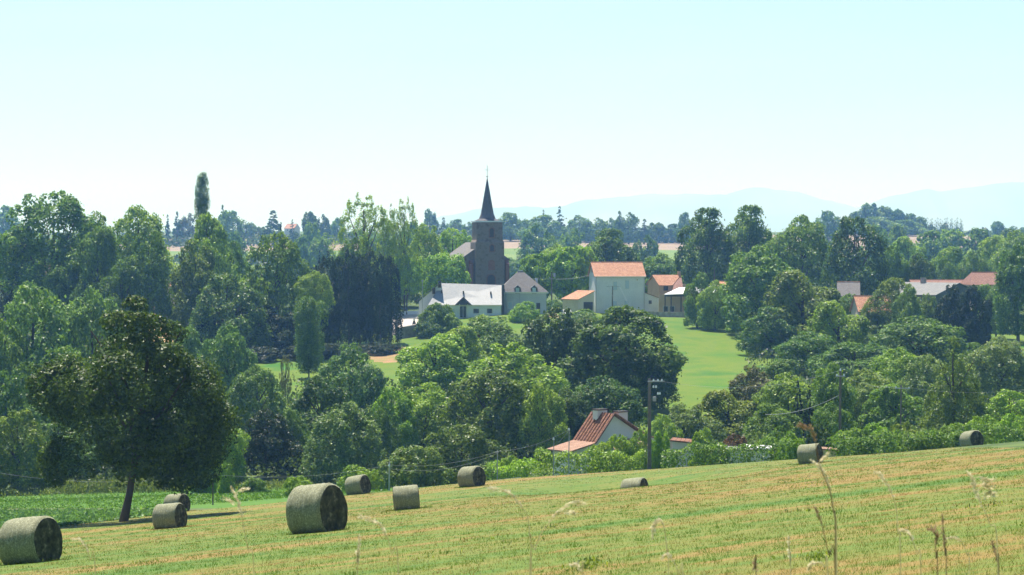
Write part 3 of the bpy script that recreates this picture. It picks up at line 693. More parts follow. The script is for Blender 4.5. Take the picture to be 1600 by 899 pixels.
# --- bushes
bushes = [
 (646, 694, 92, 190, 'grey', 'grey green domed bush beside the field post, behind a hay bale', None),
 (462, 748, 44, 180, 'bright', 'small bright bush behind the big hay bale', 1.6),
 (318, 712, 42, 228, 'bright', 'bright leafy bush right of the lone oak trunk', 4.5),
 (352, 736, 26, 214, 'bright', 'small bright bush right beside the field post', 3.2),
 (398, 750, 40, 215, 'mid', 'low bush at the meadow edge left of the big hay bale', 1.6),
 (560, 732, 60, 218, 'bright', 'bright bush at the meadow edge behind the slanting hay bale', 2.6),
 (590, 735, 40, 205, 'light', 'light bush between the slanting hay bale and the grey bush', 2.0),
 (683, 472, 52, 452, 'mid', 'rounded bush on the bank left of the slate house', None),
 (702, 488, 34, 450, 'light', 'small round bush in front of the slate house wall', None),
 (665, 496, 40, 446, 'dark', 'dark bush on the stony bank below the slate house', 3.2),
 (820, 472, 48, 462, 'bright', 'domed bush in front of the hipped slate house', None),
 (905, 484, 60, 455, 'mid', 'hedge-like bush in front of the terracotta lean-to', None),
 (863, 478, 30, 500, 'mid', 'bush behind the parked white car', 2.6),
 (800, 712, 40, 196, 'bright', 'bright bush at the field corner left of the white house hedge', None),
 (1098, 668, 44, 196, 'light', 'light green bush by the low white outbuilding', None),
 (1122, 690, 34, 193, 'grey', 'blue grey bush right of the low white outbuilding', None),
 (1152, 680, 46, 200, 'rust', 'reddish brown bush above the flat shed roofs', None),
 (1180, 676, 44, 204, 'grey', 'grey bush right of the reddish brown one', None),
 (1212, 668, 50, 200, 'mid', 'mid green bush behind the hay bale at the field edge', None),
 (1240, 676, 44, 192, 'bright', 'leafy bright bush just left of the hay bale at the field edge', None),
 (1276, 662, 40, 205, 'dark', 'dark upright bush behind the hay bale at the field edge', None),
 (1330, 668, 60, 190, 'light', 'light bush right of the right hand power pole', None),
 (1372, 664, 60, 192, 'bright', 'bright bush with reddish twigs above the field edge hedge', None),
 (1408, 660, 50, 196, 'yellow', 'yellow green bush above the field edge hedge', None),
 (1450, 668, 50, 190, 'mid', 'bush below the feathery pointed tree', None),
 (1490, 660, 56, 196, 'light', 'light bush at the foot of the feathery pointed tree', None),
 (1540, 650, 60, 200, 'bright', 'bright bush left of the right edge above the half hidden bale', None),
 (1585, 645, 60, 195, 'bright', 'bright bush at the right edge above the field', None),
 (938, 690, 40, 188, 'light', 'leafy bush in front of the low eave of the white house', None),
 (1345, 672, 40, 187, 'deep', 'dark bush in the garden right of the dark wooden pole', None),
 (1432, 674, 44, 188, 'light', 'pale bush between the yellow green one and the feathery tree', None),
 (1512, 668, 40, 189, 'deep', 'dark bush left of the half hidden field edge bale', None),
 (1000, 672, 36, 190, 'light', 'leafy bush under the white house lean-to roof', None),
 (965, 680, 50, 188, 'light', 'leafy bush in front of the white house gable', None),
 (1031, 672, 34, 187, 'bright', 'bright climbing bush just right of the concrete power pole', None),
 (1362, 508, 80, 350, 'yellow', 'yellow flowering bush below the low terracotta roof', 3.),
]
bushes += [(410, 524, 70, 410, 'conif', 'dark bush added as shade at the left end of the shady meadow edge', 2.6), (470, 522, 80, 414, 'conif', 'dark bush added as shade just right of the columnar valley poplar', 2.6),  # dark bushes put in to imitate the shade lying on the open meadow
 (530, 522, 84, 418, 'conif', 'dark bush added as shade below the middle of the conifer screen', 2.4), (588, 520, 70, 424, 'conif', 'dark bush added as shade below the right end of the conifer screen', 2.0)]
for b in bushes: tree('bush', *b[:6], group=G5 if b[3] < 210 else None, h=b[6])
def hedge(name, pts, hgt, wid, hue, label, dens=230, leaf=.19, seed=1):
    """clipped hedge along ground points, leaves all through its body"""
    rng = np.random.default_rng(seed); P = []; N = []
    for (x0, y0), (x1, y1) in zip(pts[:-1], pts[1:]):
        L = math.hypot(x1 - x0, y1 - y0); n = int(L * dens * hgt); t = rng.random(n)
        h = hgt * (1 + .22 * np.sin(t * L * .9 + seed) * np.sin(t * L * .37 + 2 * seed) + .10 * np.sin(t * L * 3.1)); s = rng.uniform(-1, 1, n); v = rng.uniform(0, 1, n) ** .7
        edge = rng.random(n) < .75
        s = np.where(edge & (rng.random(n) < .6), np.sign(s) * rng.uniform(.75, 1.1, n), s); v = np.where(edge & (np.abs(s) < .75), rng.uniform(.85, 1.08, n), v)
        dx, dy = (x1 - x0) / L, (y1 - y0) / L
        x = x0 + (x1 - x0) * t - dy * s * wid / 2; y = y0 + (y1 - y0) * t + dx * s * wid / 2
        P.append(np.stack([x, y, ground(x, y) + v * h], 1)); N.append(np.stack([-dy * s, dx * s, .5 + v], 1))
    P = np.concatenate(P); N = np.concatenate(N); N = N / np.linalg.norm(N, axis=1)[:, None] + rng.normal(size=P.shape) * .55
    N /= np.linalg.norm(N, axis=1)[:, None]
    o0 = np.array([pts[0][0], pts[0][1], gz(*pts[0])])
    o = link(name, leaf_quads(name, P - o0, N, leaf, 1., rng, .7)); o.location = o0; o.color = (*HUE[hue], 1)
    return tag(o, label, 'hedge')
D = 181
hedge('hedge', [(X(836, D), D), (X(1008, D), D + 1)], 1.75, 1.8, 'light', 'leafy hedge in front of the white house, between the thin posts and the power pole', seed=1)
hedge('hedge', [(X(1034, D), D), (X(1150, D - 1), D - 1), (X(1236, D), D)], 1.5, 1.6, 'mid', 'low garden hedge right of the power pole, ending at a hay bale', seed=2)
hedge('hedge', [(X(1300, 184), 184), (X(1450, 188), 188), (X(1640, 191), 191)], 1.7, 1.8, 'mid', 'low leafy hedge along the field edge on the right', seed=3)
hedge('hedge', [(X(772, 197), 197), (X(836, 190), 190)], 1.8, 1.6, 'bright', 'short bright hedge left of the white house, by the thin wire post', seed=5)
def weeds():
    rng = np.random.default_rng(8); n = 9000
    px = np.concatenate([rng.uniform(-120, 660, n), rng.uniform(100, 275, n // 3)]); d = rng.normal(233, 1.6, len(px)); x = X(px, d)
    h = (.35 + .45 * (np.sin(px / 23) * np.sin(px / 9.) + 1) / 2 + .6 * ((px > 100) & (px < 275))) * rng.random(len(px))
    P = np.stack([x, d, ground(x, d) + h], 1); N = rng.normal(size=P.shape) + np.array([0, -.2, .5]); N /= np.linalg.norm(N, axis=1)[:, None]
    o = link('weeds', leaf_quads('weeds', P, N, .24, .6, rng, .5)); o.color = (.16, .22, .06, 1); tag(o, None, None, kind='stuff')
weeds()
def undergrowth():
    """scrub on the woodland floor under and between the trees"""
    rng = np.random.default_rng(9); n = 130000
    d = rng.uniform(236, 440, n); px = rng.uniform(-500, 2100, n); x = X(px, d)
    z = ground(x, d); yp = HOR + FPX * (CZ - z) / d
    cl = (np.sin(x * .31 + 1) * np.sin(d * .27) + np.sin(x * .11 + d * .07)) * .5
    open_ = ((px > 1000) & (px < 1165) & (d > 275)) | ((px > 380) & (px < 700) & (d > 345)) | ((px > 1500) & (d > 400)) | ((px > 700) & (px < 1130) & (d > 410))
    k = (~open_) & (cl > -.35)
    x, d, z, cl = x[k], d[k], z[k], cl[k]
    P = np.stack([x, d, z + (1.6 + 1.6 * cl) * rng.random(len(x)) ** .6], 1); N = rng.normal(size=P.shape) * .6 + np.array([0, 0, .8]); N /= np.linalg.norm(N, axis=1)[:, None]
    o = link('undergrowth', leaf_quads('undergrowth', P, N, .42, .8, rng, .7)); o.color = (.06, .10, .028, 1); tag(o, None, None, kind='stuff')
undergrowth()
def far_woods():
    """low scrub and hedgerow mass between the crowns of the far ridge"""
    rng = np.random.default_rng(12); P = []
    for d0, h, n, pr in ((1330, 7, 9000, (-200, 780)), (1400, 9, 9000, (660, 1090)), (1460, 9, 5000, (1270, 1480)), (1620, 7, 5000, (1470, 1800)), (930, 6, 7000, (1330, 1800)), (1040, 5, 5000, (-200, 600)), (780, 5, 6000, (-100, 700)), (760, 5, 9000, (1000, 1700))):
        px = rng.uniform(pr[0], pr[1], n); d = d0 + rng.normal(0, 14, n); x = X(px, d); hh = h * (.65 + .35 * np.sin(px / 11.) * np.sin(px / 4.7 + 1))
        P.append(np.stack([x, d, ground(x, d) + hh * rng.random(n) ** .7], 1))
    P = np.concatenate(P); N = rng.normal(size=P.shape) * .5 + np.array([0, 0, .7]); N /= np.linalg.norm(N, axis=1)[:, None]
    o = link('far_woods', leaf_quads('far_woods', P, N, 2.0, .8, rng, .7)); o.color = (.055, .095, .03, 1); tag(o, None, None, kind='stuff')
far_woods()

# ------------------------------------------------------------------ building materials
B = {}
B['stone'] = noisy('rubble_stone', (.13, .085, .06), (.24, .19, .155), 1.2, .95, 9, bump=.4, c3=(.17, .14, .12))
B['brick'] = noisy('brick_dressing', (.20, .085, .055), (.28, .13, .085), 2, .95)
B['spire'] = tile_mat('spire_slate', (.13, .13, .14), (.17, .165, .17), (.8, .8, .85), .3, .25)
B['slate'] = tile_mat('pale_slate', (.31, .335, .365), (.38, .40, .425), (.78, .80, .80), .25, .28, .3)
bs = B['slate'].node_tree.nodes['Principled BSDF']; bs.inputs['Roughness'].default_value = .42; bs.inputs['Specular IOR Level'].default_value = .7
B['slated'] = tile_mat('weathered_slate', (.20, .19, .19), (.25, .24, .23), (.8, .72, .68), .25, .28, .3)
B['terra'] = tile_mat('terracotta_tiles', (.52, .25, .15), (.66, .38, .24), (.70, .62, .58), .32, .24)
B['terraf'] = tile_mat('garden_house_tiles', (.25, .115, .07), (.33, .17, .11), (.80, .72, .68), .38, .30, .9)
B['apron'] = tile_mat('weathered_eave_tiles', (.38, .225, .155), (.46, .29, .21), (.8, .74, .7), .38, .30, .9)
B['brickroof'] = tile_mat('brown_red_tiles', (.30, .16, .125), (.38, .22, .17), (.8, .75, .72), .32, .24)
B['grey_sheet'] = noisy('fibre_cement_sheet', (.17, .175, .175), (.25, .25, .245), .8, .9, 6, scl=(1, 6, 1))
B['white'] = noisy('white_render', (.70, .69, .68), (.78, .77, .76), .7, .9, 6)
B['grey2'] = noisy('grey_roughcast', (.46, .49, .52), (.55, .58, .61), .5, .95, 8)
B['grey'] = noisy('grey_render', (.64, .68, .71), (.73, .76, .78), .5, .95, 8)
B['pale'] = noisy('pale_render', (.70, .76, .80), (.78, .83, .86), .5, .95, 8)
B['pink'] = noisy('pink_render', (.62, .52, .46), (.72, .62, .56), .6, .95, 6)
B['tan'] = noisy('tan_render', (.50, .34, .22), (.60, .42, .29), .6, .95, 6)
B['dark'] = noisy('dark_timber', (.045, .04, .04), (.09, .075, .065), 4, .8)
B['wood'] = noisy('weathered_pole_wood', (.13, .105, .085), (.22, .19, .16), 6, .9, scl=(1, 1, .15))
B['conc'] = noisy('pole_concrete', (.13, .125, .12), (.20, .195, .185), 4, .95)
B['metal'] = noisy('galvanised_metal', (.32, .34, .36), (.42, .44, .46), 5, .5)
B['shutter'] = noisy('pale_blue_shutter', (.45, .56, .62), (.52, .62, .68), 3, .7)
B['glass'] = noisy('window_glass', (.03, .04, .05), (.05, .06, .07), 2, .15, spec=.5)
B['trim'] = noisy('cream_trim', (.70, .68, .62), (.76, .74, .68), 3, .8)
B['canopy'] = noisy('white_canopy', (.74, .75, .76), (.82, .82, .82), 1, .6)
B['rock'] = noisy('retaining_stone', (.26, .23, .21), (.46, .42, .38), 1.6, .95, 8, bump=.5)
B['porcelain'] = noisy('insulator_glass', (.62, .74, .76), (.75, .84, .86), 5, .25, spec=.6)
B['carpaint'] = noisy('white_car_paint', (.74, .75, .77), (.78, .79, .8), 1, .3, spec=.5)
B['rubber'] = noisy('tyre_rubber', (.02, .02, .02), (.035, .035, .035), 8, .9)
B['wire'] = noisy('aluminium_wire', (.34, .36, .37), (.42, .43, .44), 3, .45)
def window(par, x, y, z, wd, ht, fm='trim', pm='glass', name='window', fr=.09):
    """opening on a wall whose face is the plane y; frame proud of the wall, pane inside it"""
    m = MB(); y0, y1 = y - .06, y + .02
    m.box(x - wd / 2, x + wd / 2, y0, y1, z, z + fr).box(x - wd / 2, x + wd / 2, y0, y1, z + ht - fr, z + ht)
    m.box(x - wd / 2, x - wd / 2 + fr, y0, y1, z + fr, z + ht - fr).box(x + wd / 2 - fr, x + wd / 2, y0, y1, z + fr, z + ht - fr)
    f = m.build(name, B[fm], par)
    MB().box(x - wd / 2 + fr, x + wd / 2 - fr, y - .03, y + .015, z + fr, z + ht - fr).build('louvre' if pm in ('brick', 'dark') else ('shutter' if pm == 'shutter' else 'pane'), B[pm], f)
    return f
def site(px, d, dz=0.):
    return (X(px, d), d, gz(X(px, d), d) + dz)
# --- church
def church():
    d = 540; m = d / FPX; loc = site(763.5, d); r = empty('church', loc, R(11), 'brown stone church with a pointed slate spire above the village', 'church'); zl = lambda py: ZP(py, d) - loc[2]
    ev, rg = zl(404.5), zl(378)
    MB().box(-6.5, 4.6, 0, 26, -1.5, ev).prism([(-6.5, ev), (4.6, ev), (-.95, rg - .25)], 0, .5).prism([(-6.5, ev), (4.6, ev), (-.95, rg - .25)], 25.5, 26).build('nave_wall', B['stone'], r)
    MB().slab([(-7.0, -.3, ev - .25), (-7.0, 26.3, ev - .25), (-.95, 26.3, rg), (-.95, -.3, rg)], .22).slab([(-.947, -.3, rg), (-.947, 26.3, rg), (5.1, 26.3, ev - .25), (5.1, -.3, ev - .25)], .22).build('nave_roof', B['slated'], r)
    t = MB(); a, b = 3.40, 3.08; z1, z2, z3 = zl(403), zl(379), zl(347.5)
    t.box(-a, a, -1.6, 2 * a - 1.6, -1.5, z2)
    t.hull([(-a, -1.6, z2 + .003), (a, -1.6, z2 + .003), (a, 2 * a - 1.6, z2 + .003), (-a, 2 * a - 1.6, z2 + .003)], [(-b, -1.25, z2 + .6), (b, -1.25, z2 + .6), (b, 2 * b - 1.25, z2 + .6), (-b, 2 * b - 1.25, z2 + .6)])
    t.box(-b, b, -1.25, 2 * b - 1.25, z2 + .603, z3)
    t.build('tower', B['stone'], r)
    q = MB(); q.box(-b - .22, b + .22, -1.47, 2 * b - 1.03, z3 + .003, z3 + .30).build('cornice', B['pale'], r)
    q = MB()
    for sx in (-1, 1):   # buttresses of the west front
        q.box(sx * 4.3 - .45, sx * 4.3 + .45, -1.0, -.003, -1.5, ev - 1.2)
        q.hull([(sx * 4.3 - .45, -1.0, ev - 1.197), (sx * 4.3 + .45, -1.0, ev - 1.197), (sx * 4.3 + .45, -.003, ev - 1.197), (sx * 4.3 - .45, -.003, ev - 1.197)], [(sx * 4.3 - .45, -.1, ev - .3), (sx * 4.3 + .45, -.1, ev - .3), (sx * 4.3 + .45, -.003, ev - .3), (sx * 4.3 - .45, -.003, ev - .3)])
        q.build('buttress', B['brick'], r); q = MB()
    sp = MB(); cyy = b - 1.25; zt = zl(277.5); zb = z3 + .303
    def octa(h, z): return [(h * math.cos(R(22.5 + 45 * k)) / math.cos(R(22.5)), cyy + h * math.sin(R(22.5 + 45 * k)) / math.cos(R(22.5)), z) for k in range(8)]
    sq = [(b * .98, cyy + b * .45), (b * .45, cyy + b * .98), (-b * .45, cyy + b * .98), (-b * .98, cyy + b * .45), (-b * .98, cyy - b * .45), (-b * .45, cyy - b * .98), (b * .45, cyy - b * .98), (b * .98, cyy - b * .45)]
    sp.hull([(x, y, zb) for x, y in sq], octa(1.86, zb + .55)); sp.hull(octa(1.85, zb + .553), octa(1.45, zb + 1.7)); sp.hull(octa(1.45, zb + 1.703), octa(.05, zt))
    sp.build('spire', B['spire'], r)
    c = MB(); c.tube([(0, cyy, zt - .1), (0, cyy, zl(258))], .055, 6).tube([(-.62, cyy, zl(265.5)), (.62, cyy, zl(265.5))], .045, 6)
    for k in range(8): c.tube([(.1 * math.cos(R(45 * k)), cyy, zt + .1 + .0 * k), (.32 * math.cos(R(45 * k)), cyy + .32 * math.sin(R(45 * k)), zt + .35)], .03, 4)
    c.build('cross', B['dark'], r)
    def arch(x, yf, z, wd, ht, name, pm):
        pts = [(x + wd / 2 * math.cos(R(180 * k / 8)), z + ht - wd / 2 + wd / 2 * math.sin(R(180 * k / 8))) for k in range(9)]
        f = MB(); o = wd / 2 + .22
        out = [(x - o, z - .2), (x + o, z - .2)] + [(x + o * math.cos(R(180 * k / 8)), z + ht - wd / 2 + o * math.sin(R(180 * k / 8))) for k in range(9)]
        f.prism(out, yf - .07, yf + .02); fo = f.build(name, B['brick'], r)
        MB().prism([(x - wd / 2, z), (x + wd / 2, z)] + pts, yf - .10, yf - .071).build('louvre', B[pm], fo)
    arch(.5, -1.25, zl(371), .95, 2.1, 'belfry_window', 'dark')
    arch(.5, -1.6, zl(393), .9, 1.5, 'tower_window', 'dark'); arch(.4, -1.6, zl(421), 1.15, 2.0, 'tower_window', 'brick')
    arch(.3, -1.6, zl(452), 1.8, 3.4, 'church_door', 'dark')
    for yy in (5, 11, 17, 22):
        fo = MB().box(-6.56, -6.49, yy - .6, yy + .6, 2.2, 5.6).build('nave_window', B['brick'], r); MB().box(-6.6, -6.563, yy - .4, yy + .4, 2.4, 5.3).build('pane', B['glass'], fo)
church()
# --- long slate house
def slate_house():
    d = 480; m = d / FPX; loc = site(728, d); r = empty('slate_house', loc, R(1), 'long low house with pale slate roof and gabled glass porch below the church', 'house'); zl = lambda py: ZP(py, d) - loc[2]; xl = lambda px: (px - 728) * m
    ev, rg = zl(475), zl(446); x0, x1 = xl(669), xl(784)
    MB().box(x0 + .3, x1 - .1, 0, 8, -1, ev - .1).build('wall', B['pale'], r)
    rf = MB(); hx = xl(689)
    rf.slab([(x0, -.35, ev - .2), (x1, -.35, ev - .2), (x1, 4, rg), (hx, 4, rg + .4)], .15)
    rf.slab([(x1, 8.35, ev - .2), (x0, 8.35, ev - .2), (hx, 4.003, rg + .4), (x1, 4.003, rg)], .15)
    rf.slab([(x0, 8.34, ev - .2), (x0, -.34, ev - .2), (hx - .004, 4, rg + .39)], .15)
    ro = rf.build('roof', B['slate'], r)
    for px, py in ((690, 457), (724, 458), (767, 459)):
        z = zl(py); y = 4 - (rg - z) * 1.07 * 4.35 / (rg - ev + .2) * .93; MB().box(xl(px) - .15, xl(px) + .15, y - .5, y + .1, z - .2, z + .4).build('roof_vent', B['dark'], ro)
    MB().prism([(x1 + .02, -.8), (x1 + .55, -.8), (x1 + .55, rg + .1), (x1 + .02, rg + .1)], .3, 4.3).build('gable_board', B['dark'], r)
    # gabled porch
    p = MB(); ax = xl(724); az = zl(464); bz = zl(476)
    p.slab([(ax - 1.7, -1.2, bz), (ax, -1.2, az), (ax, 1.6, az), (ax - 1.7, 1.6, bz)], .2).slab([(ax + .003, -1.2, az), (ax + 1.7, -1.2, bz), (ax + 1.7, 1.6, bz), (ax + .003, 1.6, az)], .2)
    p.prism([(ax - 1.35, bz), (ax + 1.35, bz), (ax, az - .3)], -.9, -.75); po = p.build('porch_roof', B['dark'], r)
    for px in (718, 731): MB().box(xl(px) - .07, xl(px) + .07, -1.1, -.95, -.6, bz + .1).build('porch_post', B['trim'], r)
    dr = MB().box(xl(718), xl(729), -.05, -.003, 0, zl(478)).build('glass_door', B['trim'], r)
    for a, b in ((718.6, 723.2), (724, 728.4)): MB().box(xl(a), xl(b), -.09, -.053, .12, zl(478) - .12).build('pane', B['glass'], dr)
    window(r, xl(744), 0, .9, 1.3, 1.1); window(r, xl(706), 0, .9, 1.2, 1.1, 'trim', 'shutter'); window(r, xl(765), 0, .9, 1.2, 1.1)
    MB().tube([(xl(697), -.08, -.5), (xl(697), -.08, ev - .2)], .06, 6).build('downpipe', B['dark'], r)
    MB().tube([(x0, -.42, ev - .30), (x1, -.42, ev - .30)], .07, 6).build('gutter', B['trim'], r)
    # wing at the left end, its gable in shade
    gx, gzz = xl(689), zl(441)
    MB().prism([(xl(654), -1), (xl(690), -1), (xl(690), gzz - .8), (xl(687), gzz - .4), (xl(654), zl(472))], 2.5, 9).build('wing_wall', B['grey'], r)
    MB().slab([(xl(649.5), 1.8, zl(471)), (gx, 1.8, gzz), (gx, 9.3, gzz), (xl(649.5), 9.3, zl(471))], .16).build('wing_roof', B['slated'], r)
    for px, a, b in ((686.5, 439, 450), (677.5, 450, 460)): MB().box(xl(px) - .3, xl(px) + .3, 2.0, 2.6, zl(b), zl(a)).build('chimney', B['dark'], r)
slate_house()
def hip_house():
    d = 484; m = d / FPX; loc = site(817, d); r = empty('hipped_house', loc, R(2), 'grey house with steep hipped slate roof and two dormers', 'house'); zl = lambda py: ZP(py, d) - loc[2]; xl = lambda px: (px - 817) * m
    ev, rg = zl(457), zl(424); x0, x1 = xl(777), xl(857); w0 = .45
    MB().box(x0 + w0, x1 - w0, 0, 8.5, -1, ev - .15).build('wall', B['grey2'], r)
    a, b = xl(811), xl(818); yc = 4.25; rf = MB()
    A = [(x0, -.4, ev), (x1, -.4, ev), (x1, 8.9, ev), (x0, 8.9, ev)]; k = .12; I = [(x0 + .5, .1, ev + .5), (x1 - .5, .1, ev + .5), (x1 - .5, 8.4, ev + .5), (x0 + .5, 8.4, ev + .5)]
    for i in range(4): j = (i + 1) % 4; rf.poly([A[i], A[j], I[j], I[i]])
    rf.poly([I[0], I[1], (b, yc, rg), (a, yc, rg)]); rf.poly([I[2], I[3], (a, yc, rg), (b, yc, rg)]); rf.poly([I[1], I[2], (b, yc, rg)]); rf.poly([I[3], I[0], (a, yc, rg)])
    rf.poly([A[3], A[2], A[1], A[0]]); ro = rf.build('roof', B['slated'], r)
    MB().box(x0 - .02, x1 + .02, -.47, -.405, ev - .22, ev + .06).build('fascia', B['trim'], r)
    MB().box(a - .1, b + .1, yc - .12, yc + .12, rg - .02, rg + .16).build('ridge_cap', B['trim'], ro)
    for px in (808.5, 834.5):
        x = xl(px); z0, z1, z2 = zl(459), zl(449.5), zl(445.5)
        dm = MB().prism([(x - .5, z0), (x + .5, z0), (x + .5, z1), (x, z2 - .12), (x - .5, z1)], -.25, 1.6).build('dormer', B['dark'], r)
        MB().slab([(x - .72, -.5, z1 - .12), (x, -.5, z2), (x, 2.2, z2), (x - .72, 2.2, z1 - .12)], .08).slab([(x + .003, -.5, z2), (x + .72, -.5, z1 - .12), (x + .72, 2.2, z1 - .12), (x + .003, 2.2, z2)], .08).build('dormer_roof', B['slate'], dm)
        wn = MB().box(x - .38, x + .38, -.30, -.253, z0 + .05, z1 - .05).build('dormer_window', B['shutter'], dm)
    MB().box(xl(838), xl(842), 4.8, 5.6, zl(447), zl(435)).build('chimney', B['grey2'], r)
    window(r, xl(797), 0, 1.0, 1.0, 1.5, 'trim', 'shutter'); window(r, xl(820), 0, 1.0, 1.0, 1.5, 'trim', 'shutter')
    dr = MB().box(xl(838), xl(844), -.06, -.003, 0, 2.2).build('door', B['dark'], r)
    for px in (791, 812): MB().tube([(xl(px), -.08, -.6), (xl(px), -.08, ev - .25)], .05, 6).build('downpipe', B['metal'], r)
hip_house()
# --- two storey terracotta house
def big_house():
    d = 500; m = d / FPX; loc = site(969, d); r = empty('tall_house', loc, R(7), 'tall plain grey house with terracotta roof and pale shutters', 'house'); zl = lambda py: ZP(py, d) - loc[2]; xl = lambda px: (px - 969) * m
    ev, rg = zl(431), zl(410); x0, x1 = xl(930), xl(1008)
    MB().box(x0, x1, 0, 9, -1.5, ev).hull([(x0, 0, ev + .002), (x0 + .3, 0, ev + .002), (x0 + .3, 9, ev + .002), (x0, 9, ev + .002)], [(x0, 4.4, rg - .2), (x0 + .3, 4.4, rg - .2), (x0 + .3, 4.6, rg - .2), (x0, 4.6, rg - .2)]).build('wall', B['grey'], r)
    ro = MB().slab([(x0 - .35, -.45, ev - .12), (x1 + .25, -.45, ev - .12), (x1 + .25, 4.5, rg), (x0 - .35, 4.5, rg)], .16).slab([(x1 + .25, 9.45, ev - .12), (x0 - .35, 9.45, ev - .12), (x0 - .35, 4.503, rg), (x1 + .25, 4.503, rg)], .16).build('roof', B['terra'], r)
    MB().tube([(x0 - .3, 4.5, rg + .03), (x1 + .2, 4.5, rg + .03)], .11, 6).build('ridge_tiles', B['terra'], ro)
    MB().tube([(x0 - .3, -.52, ev - .2), (x1 + .2, -.52, ev - .2)], .07, 6).build('gutter', B['trim'], r)
    for px in (931, 1007): MB().tube([(xl(px), -.08, -.5), (xl(px), -.08, ev - .2)], .05, 6).build('downpipe', B['metal'], r)
    for px, a, b in ((961, 454, 440), (980, 452, 438)): window(r, xl(px), 0, zl(a), 1.0, zl(b) - zl(a), 'trim', 'shutter', fr=.07)
    for px in (961, 979): window(r, xl(px), 0, zl(481), 1.0, zl(470) - zl(481), 'trim', 'shutter', fr=.07)
    window(r, xl(996), 0, zl(439), .35, .4, 'trim', 'dark', 'vent')
    MB().box(x0 - .04, x0 - .003, 3.6, 5.2, ev + .7, ev + 1.6).build('gable_window', B['dark'], r)
    # lower wing on the right
    x2 = xl(1033); ta, tb = zl(458), zl(467)
    MB().prism([(x1 + .003, -1.5), (x2, -1.5), (x2, tb), (x1 + .003, ta)], .25, 7).build('annex_wall', B['grey'], r)
    MB().slab([(x1 + .004, -.05, ta + .14), (x2 + .25, -.05, tb + .06), (x2 + .25, 7.2, tb + .06), (x1 + .004, 7.2, ta + .14)], .14).build('annex_roof', B['brickroof'], r)
    window(r, xl(1017), .25, zl(475.5), .75, .85, 'grey', 'glass', fr=.05)
    MB().prism([(xl(925), -1), (xl(929.5), -1), (xl(929.5), 2.4), (xl(925), 2.4)], 1, 1.2).build('gate_pier', B['grey'], r)
big_house()
def outbuilding():
    d = 492; m = d / FPX; loc = site(904, d); r = empty('outbuilding', loc, R(33), 'pinkish lean-to with orange tiled roof left of the tall grey house', 'outbuilding'); zl = lambda py: ZP(py, d) - loc[2]
    W_, L_, e, h = 4.0, 6.0, zl(468), zl(454.5)
    MB().prism([(0, -1), (W_, -1), (W_, h - .1), (0, e - .1)], 0, L_).build('wall', B['pink'], r)
    MB().slab([(-.35, -.3, e), (W_ + .1, -.3, h), (W_ + .1, L_ + .3, h), (-.35, L_ + .3, e)], .14).build('roof', B['terra'], r)
    MB().box(1.3, 3.7, -.05, -.003, -.8, e - .6).build('garage_door', B['dark'], r)
outbuilding()
def tan_house():
    d = 515; m = d / FPX; loc = site(1030, d); r = empty('tan_house', loc, R(20), 'tan house with orange tiled roof right of the tall grey house', 'house'); zl = lambda py: ZP(py, d) - loc[2]
    ev, rg = zl(444), zl(430); L_ = 6.6
    MB().box(0, L_, 0, 6.5, -2, ev - .05).hull([(0, 0, ev - .047), (.3, 0, ev - .047), (.3, 6.5, ev - .047), (0, 6.5, ev - .047)], [(0, 3.2, rg - .2), (.3, 3.2, rg - .2), (.3, 3.3, rg - .2), (0, 3.3, rg - .2)]).build('wall', B['tan'], r)
    MB().slab([(-.3, -.6, ev - .3), (3.0, -.6, ev - .3), (L_ + .2, 3.25, rg), (-.3, 3.25, rg)], .14).slab([(L_ + .2, 6.9, ev - .15), (-.3, 6.9, ev - .15), (-.3, 3.253, rg), (L_ + .2, 3.253, rg)], .14).build('roof', B['terra'], r)
    MB().slab([(1.2, -4.2, zl(458)), (4.2, -4.2, zl(458)), (L_ + .15, 3.1, rg - .2), (3.3, -.55, ev - .2)], .14).build('catslide_roof', B['brickroof'], r)
    MB().box(1.6, 4.0, -3.6, -.003, -2, zl(460)).build('porch_wall', B['tan'], r)
    window(r, 1.6, 0, ev - 1.5, 1.1, 1.1, 'dark', 'glass')
    MB().box(L_ - .6, L_ - .05, 2.9, 3.5, rg - .4, rg + .8).build('chimney', B['tan'], r)
tan_house()
def veranda():
    d = 494; m = d / FPX; loc = site(1080, d); r = empty('veranda', loc, R(3), 'long white veranda canopy on dark posts beside the tan house', 'veranda'); zl = lambda py: ZP(py, d) - loc[2]; xl = lambda px: (px - 1080) * m
    MB().slab([(xl(1036), -1.5, zl(460)), (xl(1132), -1.5, zl(457)), (xl(1132), 5.5, zl(447)), (xl(1066), 5.5, zl(450))], .1).build('canopy', B['canopy'], r)
    MB().box(xl(1037), xl(1131), -1.3, -1.15, zl(463.5), zl(460.6)).build('beam', B['dark'], r)
    for px in (1038, 1047.5, 1063, 1098, 1126): MB().box(xl(px) - .12, xl(px) + .12, -1.3, -1.05, -1, zl(463.6)).build('post', B['dark'], r)
    w_ = MB().box(xl(1031), xl(1128), 2.2, 2.5, -1, zl(461)).build('rear_wall', B['tan'], r)
    for px in (1042, 1052, 1075): window(r, xl(px), 2.2, -.2, 1.1, 2.3, 'trim', 'glass', 'glazed_door')
veranda()
